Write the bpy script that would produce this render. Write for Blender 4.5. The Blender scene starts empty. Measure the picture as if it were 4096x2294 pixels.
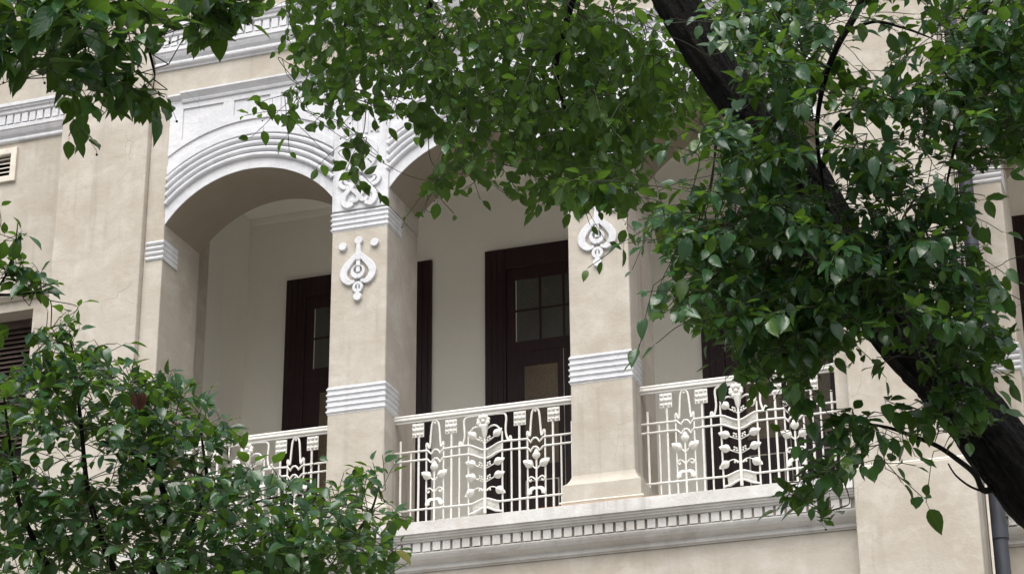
import bpy, math, random
import numpy as np
from mathutils import Vector, Matrix, noise

rng = np.random.default_rng(7)
random.seed(7)
scene = bpy.context.scene
COL = scene.collection

# ---------------------------------------------------------------- camera
PITCH, YAW, ROLL = math.radians(22.85), math.radians(18.8), math.radians(-0.444)
FPX = 8740.0                      # focal length in pixels of a 4096 px wide picture
CAM = np.array([0.0, 0.0, 1.6])
_f = np.array([-math.sin(YAW) * math.cos(PITCH), math.cos(YAW) * math.cos(PITCH), math.sin(PITCH)])
_r = np.array([math.cos(YAW), math.sin(YAW), 0.0])
_u = np.cross(_r, _f)
_c, _s = math.cos(ROLL), math.sin(ROLL)
RIGHT, UP, FWD = _c * _r + _s * _u, -_s * _r + _c * _u, _f
cam_data = bpy.data.cameras.new('camera')
cam_data.sensor_width = 36.0
cam_data.lens = FPX * 36.0 / 4096.0
cam_data.clip_start, cam_data.clip_end = 0.1, 1000.0
cam = bpy.data.objects.new('camera', cam_data)
COL.objects.link(cam)
cam.matrix_world = Matrix(((RIGHT[0], UP[0], -FWD[0], CAM[0]), (RIGHT[1], UP[1], -FWD[1], CAM[1]),
                           (RIGHT[2], UP[2], -FWD[2], CAM[2]), (0, 0, 0, 1)))
scene.camera = cam

# ---------------------------------------------------------------- overcast daylight
SUN_EL, SUN_AZ = math.radians(58), math.radians(-20)      # azimuth measured from -Y (street side)
world = bpy.data.worlds.new('World')
scene.world = world
world.use_nodes = True
wn = world.node_tree
wn.nodes.clear()
sky = wn.nodes.new('ShaderNodeTexSky')
sky.sky_type = 'NISHITA'
sky.sun_disc = False
sky.sun_elevation = SUN_EL
sky.sun_rotation = math.pi + SUN_AZ
sky.dust_density = 6.0
sky.air_density = 1.0
hs = wn.nodes.new('ShaderNodeHueSaturation')
hs.inputs['Saturation'].default_value = 0.42              # cloud cover: almost grey light
bg = wn.nodes.new('ShaderNodeBackground')
bg.inputs['Strength'].default_value = 0.11
wo = wn.nodes.new('ShaderNodeOutputWorld')
wn.links.new(sky.outputs[0], hs.inputs['Color'])
wn.links.new(hs.outputs[0], bg.inputs['Color'])
wn.links.new(bg.outputs[0], wo.inputs['Surface'])
sun_data = bpy.data.lights.new('sun', 'SUN')
sun_data.energy = 1.1
sun_data.angle = math.radians(35)
sun_data.color = (1.0, 0.985, 0.96)
sun = bpy.data.objects.new('sun', sun_data)
COL.objects.link(sun)
sd = Vector((math.sin(SUN_AZ) * math.cos(SUN_EL), -math.cos(SUN_AZ) * math.cos(SUN_EL), math.sin(SUN_EL)))
sun.rotation_euler = sd.to_track_quat('Z', 'Y').to_euler()
sun.location = (0, -10, 40)
scene.view_settings.view_transform = 'Standard'
scene.view_settings.look = 'None'
scene.view_settings.gamma = 1.0
scene.view_settings.use_curve_mapping = False
scene.view_settings.exposure = 1.05
scene.cycles.max_bounces = 10
scene.cycles.diffuse_bounces = 5


# ---------------------------------------------------------------- materials
class NT:
    def __init__(self, name):
        self.m = bpy.data.materials.new(name)
        self.m.use_nodes = True
        self.t = self.m.node_tree
        self.t.nodes.clear()
        self.out = self.n('OutputMaterial')

    def n(self, typ, **kw):
        nd = self.t.nodes.new('ShaderNode' + typ)
        for k, v in kw.items():
            if hasattr(nd, k) and k not in nd.inputs:
                setattr(nd, k, v)
            else:
                nd.inputs[k].default_value = v
        return nd

    def l(self, a, b):
        self.t.links.new(a, b)

    def math(self, op, a, b=None, c=None, clamp=False):
        nd = self.n('Math', operation=op)
        nd.use_clamp = clamp
        for i, v in enumerate((a, b, c)):
            if v is None:
                continue
            if isinstance(v, (int, float)):
                nd.inputs[i].default_value = v
            else:
                self.l(v, nd.inputs[i])
        return nd.outputs[0]

    def mix(self, fac, a, b, blend='MIX'):
        nd = self.n('Mix', data_type='RGBA', blend_type=blend)
        for i, v in ((0, fac), (6, a), (7, b)):
            if isinstance(v, (int, float)):
                nd.inputs[i].default_value = v
            elif isinstance(v, tuple):
                nd.inputs[i].default_value = (*v, 1)
            else:
                self.l(v, nd.inputs[i])
        return nd.outputs[2]

    def ramp(self, v, lo, hi, a=0.0, b=1.0):
        nd = self.n('MapRange', interpolation_type='SMOOTHSTEP')
        self.l(v, nd.inputs[0])
        for i, x in ((1, lo), (2, hi), (3, a), (4, b)):
            nd.inputs[i].default_value = x
        return nd.outputs[0]

    def pos(self, scale=(1, 1, 1), loc=(0, 0, 0)):
        g = self.n('NewGeometry')
        mp = self.n('Mapping')
        mp.inputs['Scale'].default_value = scale
        mp.inputs['Location'].default_value = loc
        self.l(g.outputs['Position'], mp.inputs[0])
        return mp.outputs[0]

    def noise(self, vec, scale, detail=4.0, rough=0.55, dist=0.0):
        nd = self.n('TexNoise')
        nd.inputs['Scale'].default_value = scale
        nd.inputs['Detail'].default_value = detail
        nd.inputs['Roughness'].default_value = rough
        nd.inputs['Distortion'].default_value = dist
        self.l(vec, nd.inputs['Vector'])
        return nd.outputs[0]

    def bump(self, h, strength, dist):
        nd = self.n('Bump')
        nd.inputs['Strength'].default_value = strength
        nd.inputs['Distance'].default_value = dist
        self.l(h, nd.inputs['Height'])
        return nd.outputs[0]

    def principled(self, color, rough=0.6, normal=None, spec=0.3, metal=0.0):
        p = self.n('BsdfPrincipled')
        for k, v in (('Base Color', color), ('Roughness', rough), ('Specular IOR Level', spec), ('Metallic', metal)):
            if isinstance(v, (int, float)):
                p.inputs[k].default_value = v
            elif isinstance(v, tuple):
                p.inputs[k].default_value = (*v, 1)
            else:
                self.l(v, p.inputs[k])
        if normal is not None:
            self.l(normal, p.inputs['Normal'])
        return p

    def done(self, shader):
        self.l(shader.outputs[0], self.out.inputs['Surface'])
        return self.m


def plaster(name, base, warm, pale, mottle=1.0, streak=0.35, rough=0.85, bump=0.35, crack=0.0):
    t = NT(name)
    p = t.pos()
    big = t.noise(p, 0.9, 5, 0.6, 0.6)
    mid = t.noise(p, 2.6, 7, 0.68, 0.35)
    trowel = t.noise(t.pos((1.0, 1.0, 3.2)), 1.5, 6, 0.62, 0.5)
    fine = t.noise(p, 55, 3, 0.6)
    c = t.mix(t.ramp(big, 0.38, 0.66, 0, 0.85 * mottle), base, warm)
    c = t.mix(t.ramp(mid, 0.42, 0.72, 0, 0.75 * mottle), c, pale)
    c = t.mix(t.ramp(trowel, 0.46, 0.72, 0, 0.60 * mottle), c, warm)
    st = t.noise(t.pos((7.0, 7.0, 0.35)), 1.0, 5, 0.65)
    patch = t.noise(p, 0.6, 3, 0.5)
    stf = t.math('MULTIPLY', t.ramp(st, 0.48, 0.70), t.ramp(patch, 0.40, 0.62, 0, streak))
    c = t.mix(stf, c, tuple(0.60 * x for x in base))
    c = t.mix(t.ramp(fine, 0.35, 0.75, 0, 0.10), c, tuple(0.7 * x for x in base))
    if crack > 0:
        vo = t.n('TexVoronoi', feature='DISTANCE_TO_EDGE')
        vo.inputs['Scale'].default_value = 2.4
        wob = t.n('Mix', data_type='VECTOR')
        nz = t.n('TexNoise')
        nz.inputs['Scale'].default_value = 4.0
        nz.inputs['Detail'].default_value = 5
        t.l(p, nz.inputs['Vector'])
        wob.inputs[0].default_value = 0.12
        t.l(p, wob.inputs[4])
        t.l(nz.outputs['Color'], wob.inputs[5])
        t.l(wob.outputs[1], vo.inputs['Vector'])
        line = t.math('LESS_THAN', vo.outputs['Distance'], 0.006)
        line = t.math('MULTIPLY', line, t.ramp(t.noise(p, 1.7, 2), 0.55, 0.66, 0, crack))
        c = t.mix(line, c, tuple(0.5 * x for x in base))
    lump = t.noise(p, 9, 5, 0.6)
    h = t.math('ADD', t.math('MULTIPLY', fine, 0.25), t.math('MULTIPLY', lump, 1.0))
    return t.done(t.principled(c, rough, t.bump(h, bump, 0.02), 0.2))


M = {}
M['beige'] = plaster('beige_plaster', (0.425, 0.394, 0.340), (0.373, 0.333, 0.272), (0.53, 0.504, 0.453), 0.9, 0.38, crack=0.45)
M['white'] = plaster('white_painted_plaster', (0.60, 0.61, 0.63), (0.525, 0.535, 0.56), (0.66, 0.665, 0.675), 1.0, 0.6, 0.75, 0.6, 0.5)
M['slabwhite'] = plaster('weathered_white_plaster', (0.58, 0.575, 0.56), (0.47, 0.45, 0.42), (0.66, 0.655, 0.64), 1.0, 0.8, 0.8, 0.5, 0.6)
M['recess_brown'] = plaster('dark_dentil_recess', (0.34, 0.31, 0.27), (0.22, 0.19, 0.16), (0.46, 0.43, 0.38), 1.0, 0.6)
M['inner'] = plaster('inner_wall_paint', (0.80, 0.78, 0.715), (0.78, 0.755, 0.69), (0.82, 0.80, 0.745), 0.35, 0.1, 0.8, 0.08)
M['soffit'] = plaster('shade_toned_soffit_plaster', (0.275, 0.24, 0.185), (0.25, 0.215, 0.165), (0.31, 0.275, 0.22), 0.6, 0.1, 0.85, 0.15)  # beige plaster with the shade of the arch underside put into its colour
M['jamb'] = plaster('jamb_plaster', (0.42, 0.385, 0.34), (0.365, 0.33, 0.285), (0.51, 0.485, 0.445), 1.0, 0.75)
M['terracotta'] = plaster('terracotta_edge', (0.46, 0.33, 0.24), (0.40, 0.27, 0.19), (0.5, 0.36, 0.26), 0.8, 0.3)


def simple(name, col, rough=0.5, spec=0.4, var=0.15, scale=12, metal=0.0, bump=0.0, stretch=(1, 1, 1)):
    t = NT(name)
    nz = t.noise(t.pos(stretch), scale, 5, 0.6)
    c = t.mix(t.ramp(nz, 0.3, 0.75, 0, 1), tuple(x * (1 - var) for x in col), tuple(min(1, x * (1 + var)) for x in col))
    nrm = t.bump(nz, bump, 0.01) if bump else None
    return t.done(t.principled(c, rough, nrm, spec, metal))


M['iron'] = simple('white_enamel_iron', (0.65, 0.64, 0.60), 0.38, 0.4, 0.07, 14, bump=0.12)
M['wood'] = simple('dark_stained_wood', (0.026, 0.012, 0.013), 0.42, 0.3, 0.35, 6, bump=0.2, stretch=(9, 9, 0.6))
M['pipe'] = simple('grey_pipe_paint', (0.045, 0.050, 0.064), 0.5, 0.4, 0.22, 3, stretch=(5, 5, 0.8))
M['cable'] = simple('white_conduit_plastic', (0.70, 0.66, 0.58), 0.5, 0.3, 0.1, 9)
M['darkcable'] = simple('dark_cable_rubber', (0.06, 0.045, 0.05), 0.6, 0.3, 0.2, 9)
M['plate'] = simple('cream_switch_plastic', (0.55, 0.52, 0.44), 0.4, 0.4, 0.05, 9)
M['ventcream'] = simple('cream_vent_paint', (0.62, 0.575, 0.50), 0.6, 0.3, 0.12, 7)
M['shutter'] = simple('brown_shutter_wood', (0.060, 0.042, 0.034), 0.5, 0.3, 0.3, 8)
M['void'] = simple('unlit_room', (0.012, 0.011, 0.010), 0.9, 0.1, 0.1, 3)
M['ground'] = simple('street_paving', (0.22, 0.21, 0.195), 0.85, 0.2, 0.25, 1.5)


def glass(name, a, b):
    t = NT(name)
    p = t.pos()
    nz = t.noise(p, 60, 4, 0.7)
    big = t.noise(p, 2.0, 3)
    c = t.mix(t.ramp(nz, 0.35, 0.65), a, b)
    c = t.mix(t.ramp(big, 0.4, 0.7, 0, 0.5), c, tuple(0.6 * x for x in a))
    return t.done(t.principled(c, 0.32, t.bump(nz, 0.5, 0.006), 0.5))


M['glass'] = glass('frosted_grey_glass', (0.050, 0.050, 0.040), (0.075, 0.075, 0.062))
M['amber'] = glass('frosted_amber_glass', (0.085, 0.062, 0.034), (0.155, 0.115, 0.065))


def bark():
    t = NT('dark_camphor_bark')
    uv = t.n('UVMap')
    mp = t.n('Mapping')
    mp.inputs['Scale'].default_value = (9, 2.2, 1)
    t.l(uv.outputs[0], mp.inputs[0])
    a = t.noise(mp.outputs[0], 2.4, 8, 0.72, 0.8)
    b = t.noise(t.pos(), 14, 5, 0.7)
    g = t.noise(t.pos(), 2.2, 4, 0.6)
    c = t.mix(t.ramp(a, 0.42, 0.66), (0.0016, 0.0015, 0.0016), (0.013, 0.0115, 0.0105))
    c = t.mix(t.ramp(b, 0.56, 0.72, 0, 0.5), c, (0.014, 0.012, 0.010))
    c = t.mix(t.ramp(g, 0.62, 0.72, 0, 0.4), c, (0.034, 0.027, 0.020))
    h = t.math('ADD', t.math('MULTIPLY', a, 1.0), t.math('MULTIPLY', b, 0.35))
    return t.done(t.principled(c, 0.75, t.bump(h, 1.0, 0.09), 0.2))


M['bark'] = bark()
M['twig'] = simple('green_brown_twig', (0.034, 0.042, 0.020), 0.6, 0.3, 0.4, 5)
M['berry'] = simple('black_berry_skin', (0.010, 0.009, 0.014), 0.25, 0.5, 0.3, 30)


def leafmat(name, up_a, up_b, under, trans, tw=0.34):
    t = NT(name)
    at = t.n('Attribute', attribute_name='tint')
    oi = t.n('ObjectInfo')
    r = t.math('FRACT', t.math('ADD', at.outputs['Fac'], t.math('MULTIPLY', oi.outputs['Random'], 0.999)))
    r2 = t.math('FRACT', t.math('MULTIPLY', r, 7.31))
    uv = t.n('UVMap')
    sp = t.n('SeparateXYZ')
    t.l(uv.outputs[0], sp.inputs[0])
    du = t.math('ABSOLUTE', t.math('SUBTRACT', sp.outputs[0], 0.5))
    mid = t.math('LESS_THAN', du, 0.025)
    # side nerves curving up from the base
    lat = t.math('FRACT', t.math('ADD', t.math('MULTIPLY', sp.outputs[1], 5.0), t.math('MULTIPLY', du, -5.0)))
    latl = t.math('LESS_THAN', t.math('ABSOLUTE', t.math('SUBTRACT', lat, 0.5)), 0.05)
    vein = t.math('MAXIMUM', mid, t.math('MULTIPLY', latl, 0.45))
    up = t.mix(r, up_a, up_b)
    up = t.mix(t.math('MULTIPLY', t.math('GREATER_THAN', r2, 0.9), 0.75), up, (0.075, 0.145, 0.020))
    up = t.mix(t.math('GREATER_THAN', r2, 0.995), up, (0.14, 0.13, 0.03))
    up = t.mix(t.math('MULTIPLY', vein, 0.4), up, (0.09, 0.16, 0.05))
    un = t.mix(r2, under, tuple(0.7 * x for x in under))
    un = t.mix(t.math('MULTIPLY', vein, 0.35), un, (0.14, 0.2, 0.07))
    geo = t.n('NewGeometry')
    c = t.mix(geo.outputs['Backfacing'], up, un)
    rough = t.ramp(geo.outputs['Backfacing'], 0, 1, 0.18, 0.5)
    h = t.math('ADD', t.math('MULTIPLY', vein, -0.6), t.noise(t.pos(), 70, 2))
    p = t.principled(c, rough, t.bump(h, 0.35, 0.004), t.ramp(geo.outputs['Backfacing'], 0, 1, 0.5, 0.12))
    tr = t.n('BsdfTranslucent')
    tc = t.mix(r2, trans, tuple(0.6 * x for x in trans))
    t.l(tc, tr.inputs['Color'])
    ms = t.n('MixShader')
    ms.inputs[0].default_value = tw
    t.l(p.outputs[0], ms.inputs[1])
    t.l(tr.outputs[0], ms.inputs[2])
    return t.done(ms)


M['leaf'] = leafmat('camphor_leaf', (0.013, 0.050, 0.024), (0.032, 0.090, 0.035), (0.034, 0.068, 0.020), (0.15, 0.30, 0.028))
M['leafbrown'] = leafmat('withered_leaf', (0.040, 0.012, 0.008), (0.055, 0.016, 0.009), (0.06, 0.022, 0.012), (0.12, 0.035, 0.018))


# ---------------------------------------------------------------- mesh helpers
class MB:
    def __init__(self):
        self.v, self.f = [], []

    def add(self, vs, fs):
        o = len(self.v)
        self.v += [tuple(p) for p in vs]
        self.f += [tuple(i + o for i in f) for f in fs]
        return self

    def box(self, x0, x1, y0, y1, z0, z1):
        return self.add([(x0, y0, z0), (x1, y0, z0), (x1, y1, z0), (x0, y1, z0), (x0, y0, z1), (x1, y0, z1), (x1, y1, z1), (x0, y1, z1)],
                        [(0, 3, 2, 1), (4, 5, 6, 7), (0, 1, 5, 4), (1, 2, 6, 5), (2, 3, 7, 6), (3, 0, 4, 7)])

    def prof_x(self, prof, x0, x1, n=1):
        """closed (y,z) outline swept along X; outline runs clockwise seen from +X"""
        k = len(prof)
        vs, fs = [], []
        for i in range(n + 1):
            x = x0 + (x1 - x0) * i / n
            vs += [(x, y, z) for y, z in prof]
        for i in range(n):
            for j in range(k):
                a, b = i * k + j, i * k + (j + 1) % k
                fs.append((a, b, b + k, a + k))
        fs += [tuple(range(k))[::-1], tuple(n * k + j for j in range(k))]
        return self.add(vs, fs)

    def strip(self, xa, xb, lo, hi, yf, yb, n=24):
        """solid between two curves z=lo(x), z=hi(x), front at yf, back at yb"""
        vs, fs = [], []
        for i in range(n + 1):
            x = xa + (xb - xa) * i / n
            a, b = lo(x), hi(x)
            vs += [(x, yf, a), (x, yf, b), (x, yb, b), (x, yb, a)]
        for i in range(n):
            o = i * 4
            for j in range(4):
                a, b = o + j, o + (j + 1) % 4
                fs.append((a, a + 4, b + 4, b)[::-1])
        fs += [(0, 1, 2, 3)[::-1], tuple(n * 4 + j for j in range(4))]
        return self.add(vs, fs)

    def tube(self, pts, rad, seg=8, cap=True):
        pts = [Vector(p) for p in pts]
        n = len(pts)
        rads = rad if isinstance(rad, (list, tuple)) else [rad] * n
        vs, fs = [], []
        t0 = (pts[1] - pts[0]).normalized()
        ref = Vector((0, 0, 1)) if abs(t0.z) < 0.9 else Vector((0, 1, 0))
        nrm = t0.cross(ref).normalized()
        for i, p in enumerate(pts):
            t = (pts[min(i + 1, n - 1)] - pts[max(i - 1, 0)])
            t = t.normalized() if t.length > 1e-9 else t0
            nrm = (nrm - t * nrm.dot(t))
            nrm = nrm.normalized() if nrm.length > 1e-6 else t.orthogonal().normalized()
            b = t.cross(nrm)
            for j in range(seg):
                a = 2 * math.pi * j / seg
                vs.append(p + (nrm * math.cos(a) + b * math.sin(a)) * rads[i])
        for i in range(n - 1):
            for j in range(seg):
                a, b = i * seg + j, i * seg + (j + 1) % seg
                fs.append((a, b, b + seg, a + seg))
        if cap:
            fs += [tuple(range(seg))[::-1], tuple((n - 1) * seg + j for j in range(seg))]
        return self.add(vs, fs)

    def ball(self, c, r, seg=8, rings=5, sc=(1, 1, 1)):
        vs, fs = [(c[0], c[1], c[2] + r * sc[2])], []
        for i in range(1, rings):
            a = math.pi * i / rings
            for j in range(seg):
                b = 2 * math.pi * j / seg
                vs.append((c[0] + r * sc[0] * math.sin(a) * math.cos(b), c[1] + r * sc[1] * math.sin(a) * math.sin(b), c[2] + r * sc[2] * math.cos(a)))
        vs.append((c[0], c[1], c[2] - r * sc[2]))
        for j in range(seg):
            fs.append((0, 1 + j, 1 + (j + 1) % seg))
            fs.append((len(vs) - 1, len(vs) - 1 - seg + (j + 1) % seg, len(vs) - 1 - seg + j))
        for i in range(rings - 2):
            for j in range(seg):
                a, b = 1 + i * seg + j, 1 + i * seg + (j + 1) % seg
                fs.append((a, a + seg, b + seg, b))
        return self.add(vs, fs)

    def relief(self, pts, wid, y, t):
        """rounded band lying on a wall that faces -Y: path of (x,z), half widths, wall at y, height t"""
        n = len(pts)
        P = [Vector((p[0], 0, p[1])) for p in pts]
        W = wid if isinstance(wid, (list, tuple)) else [wid] * n
        sec = ((-1.0, 0.0), (-0.95, 0.86), (-0.78, 1.0), (0.78, 1.0), (0.95, 0.86), (1.0, 0.0))
        vs, fs = [], []
        for i in range(n):
            d = P[min(i + 1, n - 1)] - P[max(i - 1, 0)]
            d.normalize()
            s = Vector((d.z, 0, -d.x))
            for a, h in sec:
                q = P[i] + s * (a * W[i])
                vs.append((q.x, y - h * t, q.z))
        k = len(sec)
        for i in range(n - 1):
            for j in range(k - 1):
                a = i * k + j
                fs.append((a, a + 1, a + k + 1, a + k))
        fs += [tuple(range(k))[::-1], tuple((n - 1) * k + j for j in range(k))]
        return self.add(vs, fs)

    def disc(self, cx, cz, r, y, t, seg=16, hole=0.0):
        if hole:
            pts = [(cx + r * math.cos(2 * math.pi * i / 24), cz + r * math.sin(2 * math.pi * i / 24)) for i in range(25)]
            return self.relief(pts, hole, y, t)
        vs = [(cx + r * math.cos(2 * math.pi * i / seg), y, cz + r * math.sin(2 * math.pi * i / seg)) for i in range(seg)]
        vs += [(cx + .97 * r * math.cos(2 * math.pi * i / seg), y - .88 * t, cz + .97 * r * math.sin(2 * math.pi * i / seg)) for i in range(seg)]
        vs += [(cx + .88 * r * math.cos(2 * math.pi * i / seg), y - t, cz + .88 * r * math.sin(2 * math.pi * i / seg)) for i in range(seg)]
        fs = [(i, (i + 1) % seg, seg + (i + 1) % seg, seg + i) for i in range(seg)]
        fs += [(seg + i, seg + (i + 1) % seg, 2 * seg + (i + 1) % seg, 2 * seg + i) for i in range(seg)]
        fs.append(tuple(2 * seg + i for i in range(seg)))
        return self.add(vs, fs)

    def wall(self, x0, x1, z0, z1, yf, yb, holes):
        """wall facing -Y with rectangular openings and their reveals"""
        xs = sorted({x0, x1, *[h[0] for h in holes], *[h[1] for h in holes]})
        zs = sorted({z0, z1, *[h[2] for h in holes], *[h[3] for h in holes]})
        for i in range(len(xs) - 1):
            for j in range(len(zs) - 1):
                a, b, c, d = xs[i], xs[i + 1], zs[j], zs[j + 1]
                if any(h[0] <= a and b <= h[1] and h[2] <= c and d <= h[3] for h in holes):
                    continue
                self.add([(a, yf, c), (b, yf, c), (b, yf, d), (a, yf, d)], [(0, 1, 2, 3)])
        for a, b, c, d in holes:
            self.add([(a, yf, c), (b, yf, c), (b, yf, d), (a, yf, d), (a, yb, c), (b, yb, c), (b, yb, d), (a, yb, d)],
                     [(0, 4, 5, 1), (1, 5, 6, 2), (2, 6, 7, 3), (3, 7, 4, 0)])
        return self


def world_loc(o):
    v = Vector((0, 0, 0))
    while o is not None:
        v += o.location
        o = o.parent
    return v


def mesh_from(name, mb, mat, smooth=False, off=(0, 0, 0)):
    me = bpy.data.meshes.new(name)
    me.from_pydata([(v[0] - off[0], v[1] - off[1], v[2] - off[2]) for v in mb.v], [], mb.f)
    me.materials.append(M[mat])
    if smooth:
        me.polygons.foreach_set('use_smooth', [True] * len(me.polygons))
        me.set_sharp_from_angle(angle=math.radians(32))
    me.update()
    return me


def obj(name, mb, mat, parent=None, smooth=False, bevel=0.0, kind=None):
    """ONE mesh object; coordinates are given in world space (or the thing's own space when it stands at 0)"""
    off = world_loc(parent)
    o = bpy.data.objects.new(name, mesh_from(name, mb, mat, smooth, off))
    COL.objects.link(o)
    o.parent = parent
    if bevel:
        b = o.modifiers.new('bevel', 'BEVEL')
        b.width = bevel
        b.segments = 2
        b.limit_method = 'ANGLE'
    if kind:
        o['kind'] = kind
    return o


def tag(o, label, cat, group=None, kind=None):
    o['label'] = label
    o['category'] = cat
    if group:
        o['group'] = group
    if kind:
        o['kind'] = kind
    return o


def empty(name, loc=(0, 0, 0)):
    e = bpy.data.objects.new(name, None)
    e.empty_display_size = 0.3
    e.location = loc
    COL.objects.link(e)
    return e


def copy_tree(o, parent=None):
    c = o.copy()
    COL.objects.link(c)
    c.parent = parent
    for ch in list(o.children):
        copy_tree(ch, c)
    return c


def inst(name, me, loc, parent):
    o = bpy.data.objects.new(name, me)
    COL.objects.link(o)
    o.parent = parent
    o.location = Vector(loc) - world_loc(parent)
    return o


# ---------------------------------------------------------------- ground
g = obj('ground', MB().add([(-200, -200, 0), (200, -200, 0), (200, 200, 0), (-200, 200, 0)], [(0, 1, 2, 3)]), 'ground')
g['kind'] = 'structure'
g['label'] = 'grey paved street in front of the building'

# ---------------------------------------------------------------- the building
HOUSE = empty('arcaded_building', (-7.2, 20.0, 0.0))
tag(HOUSE, 'beige plastered building with white arches and a railed veranda', 'building')
H = 1.035                           # half opening of a bay
PERIOD = 2.70
BAYS = (-9.915, -7.2025, -4.52)     # bay centres
PIERS = (-8.5525, -5.8575)
SPRING, APEX = 11.86, 12.395
RAD = (H * H + (APEX - SPRING) ** 2) / (2 * (APEX - SPRING))
ZC = APEX - RAD
WY = 1.15                           # the side wings stand this much further back
WX = 9.145                          # right wing bay offset from bay 1


def arc(r):
    return lambda x, c=0.0: ZC + math.sqrt(max(1e-6, (RAD + r) ** 2 - x * x))


def arch_bay(xc, dy, parent=HOUSE, h=H):
    """white arched panel with four ribs over one opening, and the vault behind it, its beige darkened for shade"""
    y = 20.0 + dy
    sh = lambda fn: (lambda x: fn(x - xc))
    top = lambda x: 13.40
    p = obj('arch_panel', MB().strip(xc - h, xc + h, sh(arc(0)), top, y, y + 0.014, 48), 'white', parent)
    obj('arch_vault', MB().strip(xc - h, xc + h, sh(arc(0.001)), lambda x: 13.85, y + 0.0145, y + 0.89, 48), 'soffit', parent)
    for i in range(4):
        r = RAD + 0.117 + 0.0375 + i * 0.0745
        a = math.asin((h - 0.004) / r)
        pts = []
        for k in range(41):
            q = -a + 2 * a * k / 40
            pts.append((xc + r * math.sin(q), ZC + r * math.cos(q)))
        mb = MB()
        n = len(pts)
        vs, fs = [], []
        sec = ((-0.032, 0.0), (-0.029, 0.026), (-0.014, 0.042), (0.006, 0.045), (0.022, 0.032), (0.029, 0.0))
        for k in range(n):
            q = -a + 2 * a * k / 40
            w = 1 + 0.10 * noise.noise((pts[k][0] * 9, i * 3.1, 2.0))
            for s_, t_ in sec:
                vs.append((xc + (r + s_) * math.sin(q), y - t_ * w, ZC + (r + s_) * math.cos(q)))
        kk = len(sec)
        for k in range(n - 1):
            for j in range(kk - 1):
                b = k * kk + j
                fs.append((b, b + kk, b + kk + 1, b + 1))
        fs += [tuple(range(kk)), tuple((n - 1) * kk + j for j in range(kk))[::-1]]
        obj('rib', mb.add(vs, fs), 'white', p, True)
    obj('archivolt', MB().strip(xc - h, xc + h, sh(arc(0.425)), sh(arc(0.515)), y - 0.026, y, 40), 'white', p, bevel=0.006)
    f = MB()
    e = 0.165                        # raised frame round three sunk spandrel panels
    f.strip(xc - h, xc + h, sh(arc(0.62)), sh(arc(0.70)), y - 0.017, y, 40)
    f.strip(xc - h, xc + h, lambda x: 13.29, lambda x: 13.37, y - 0.0175, y, 2)
    for a, b in ((-h, -h + e), (-0.36, -0.225), (0.225, 0.36), (h - e, h)):
        f.strip(xc + a, xc + b, sh(arc(0.695)), lambda x: 13.295, y - 0.0165, y, 6)
    obj('spandrel_frame', f, 'white', p)
    return p


for i, xc in enumerate(BAYS):
    arch_bay(xc, 0.0)
arch_bay(BAYS[0] + WX, WY)

# label moulding over the arches, frieze, top cornice
LABEL = [(20.0, 13.36), (19.965, 13.36), (19.955, 13.385), (19.96, 13.40), (19.945, 13.42), (19.915, 13.45), (19.905, 13.455), (19.905, 13.478), (20.0, 13.485)]
mb = MB().prof_x(LABEL, -10.80, -3.5, 1)
mb.prof_x([(y if y > 19.99 else y + 0.022, z - 0.012 if z > 13.4 else z) for y, z in LABEL], -10.965, -10.80, 1)
obj('label_moulding', mb, 'white', HOUSE, bevel=0.004)
obj('frieze_wall', MB().box(-11.19, -3.3, 20.004, 20.9, 13.41, 14.40), 'beige', HOUSE)

TOPC = [(20.12, 14.36), (19.83, 14.36), (19.83, 14.315), (19.845, 14.31), (19.85, 14.285), (19.87, 14.275), (19.872, 14.235), (19.885, 14.222),
        (19.915, 14.216), (19.915, 14.087), (19.892, 14.085), (19.892, 14.03), (19.905, 14.025), (19.912, 14.0), (19.93, 13.965), (19.96, 13.935),
        (19.962, 13.925), (19.95, 13.92), (19.942, 13.90), (19.947, 13.88), (19.962, 13.868), (19.985, 13.865), (19.985, 13.835), (20.12, 13.83)]
LOWC = [(20.9, 7.994), (19.80, 7.994), (19.80, 7.868), (19.82, 7.866), (19.82, 7.845), (19.835, 7.84), (19.84, 7.822), (19.862, 7.815), (19.865, 7.80),
        (19.912, 7.797), (19.912, 7.697), (19.885, 7.693), (19.888, 7.68), (19.90, 7.66), (19.925, 7.63), (19.965, 7.605), (20.005, 7.592),
        (20.01, 7.578), (20.0, 7.572), (20.004, 7.55), (20.03, 7.545), (20.035, 7.533), (20.9, 7.53)]


def cornice(name, prof, dy, x0, x1, dz0, dz1, yf, mat, parent=HOUSE):
    c = obj(name, MB().prof_x([(y + dy, z) for y, z in prof], x0, x1, 1), mat, parent, bevel=0.003)
    w = 0.080
    me = mesh_from('dentil', MB().box(-w / 2, w / 2, 0, 0.06, dz0, dz1), mat)
    x = x0 + 0.05
    while x < x1 - 0.04:
        inst('dentil', me, (x + random.uniform(-.003, .003), yf + dy + random.uniform(-.003, .003), random.uniform(-.003, .003)), c)
        x += 0.1068
    return c


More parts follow.
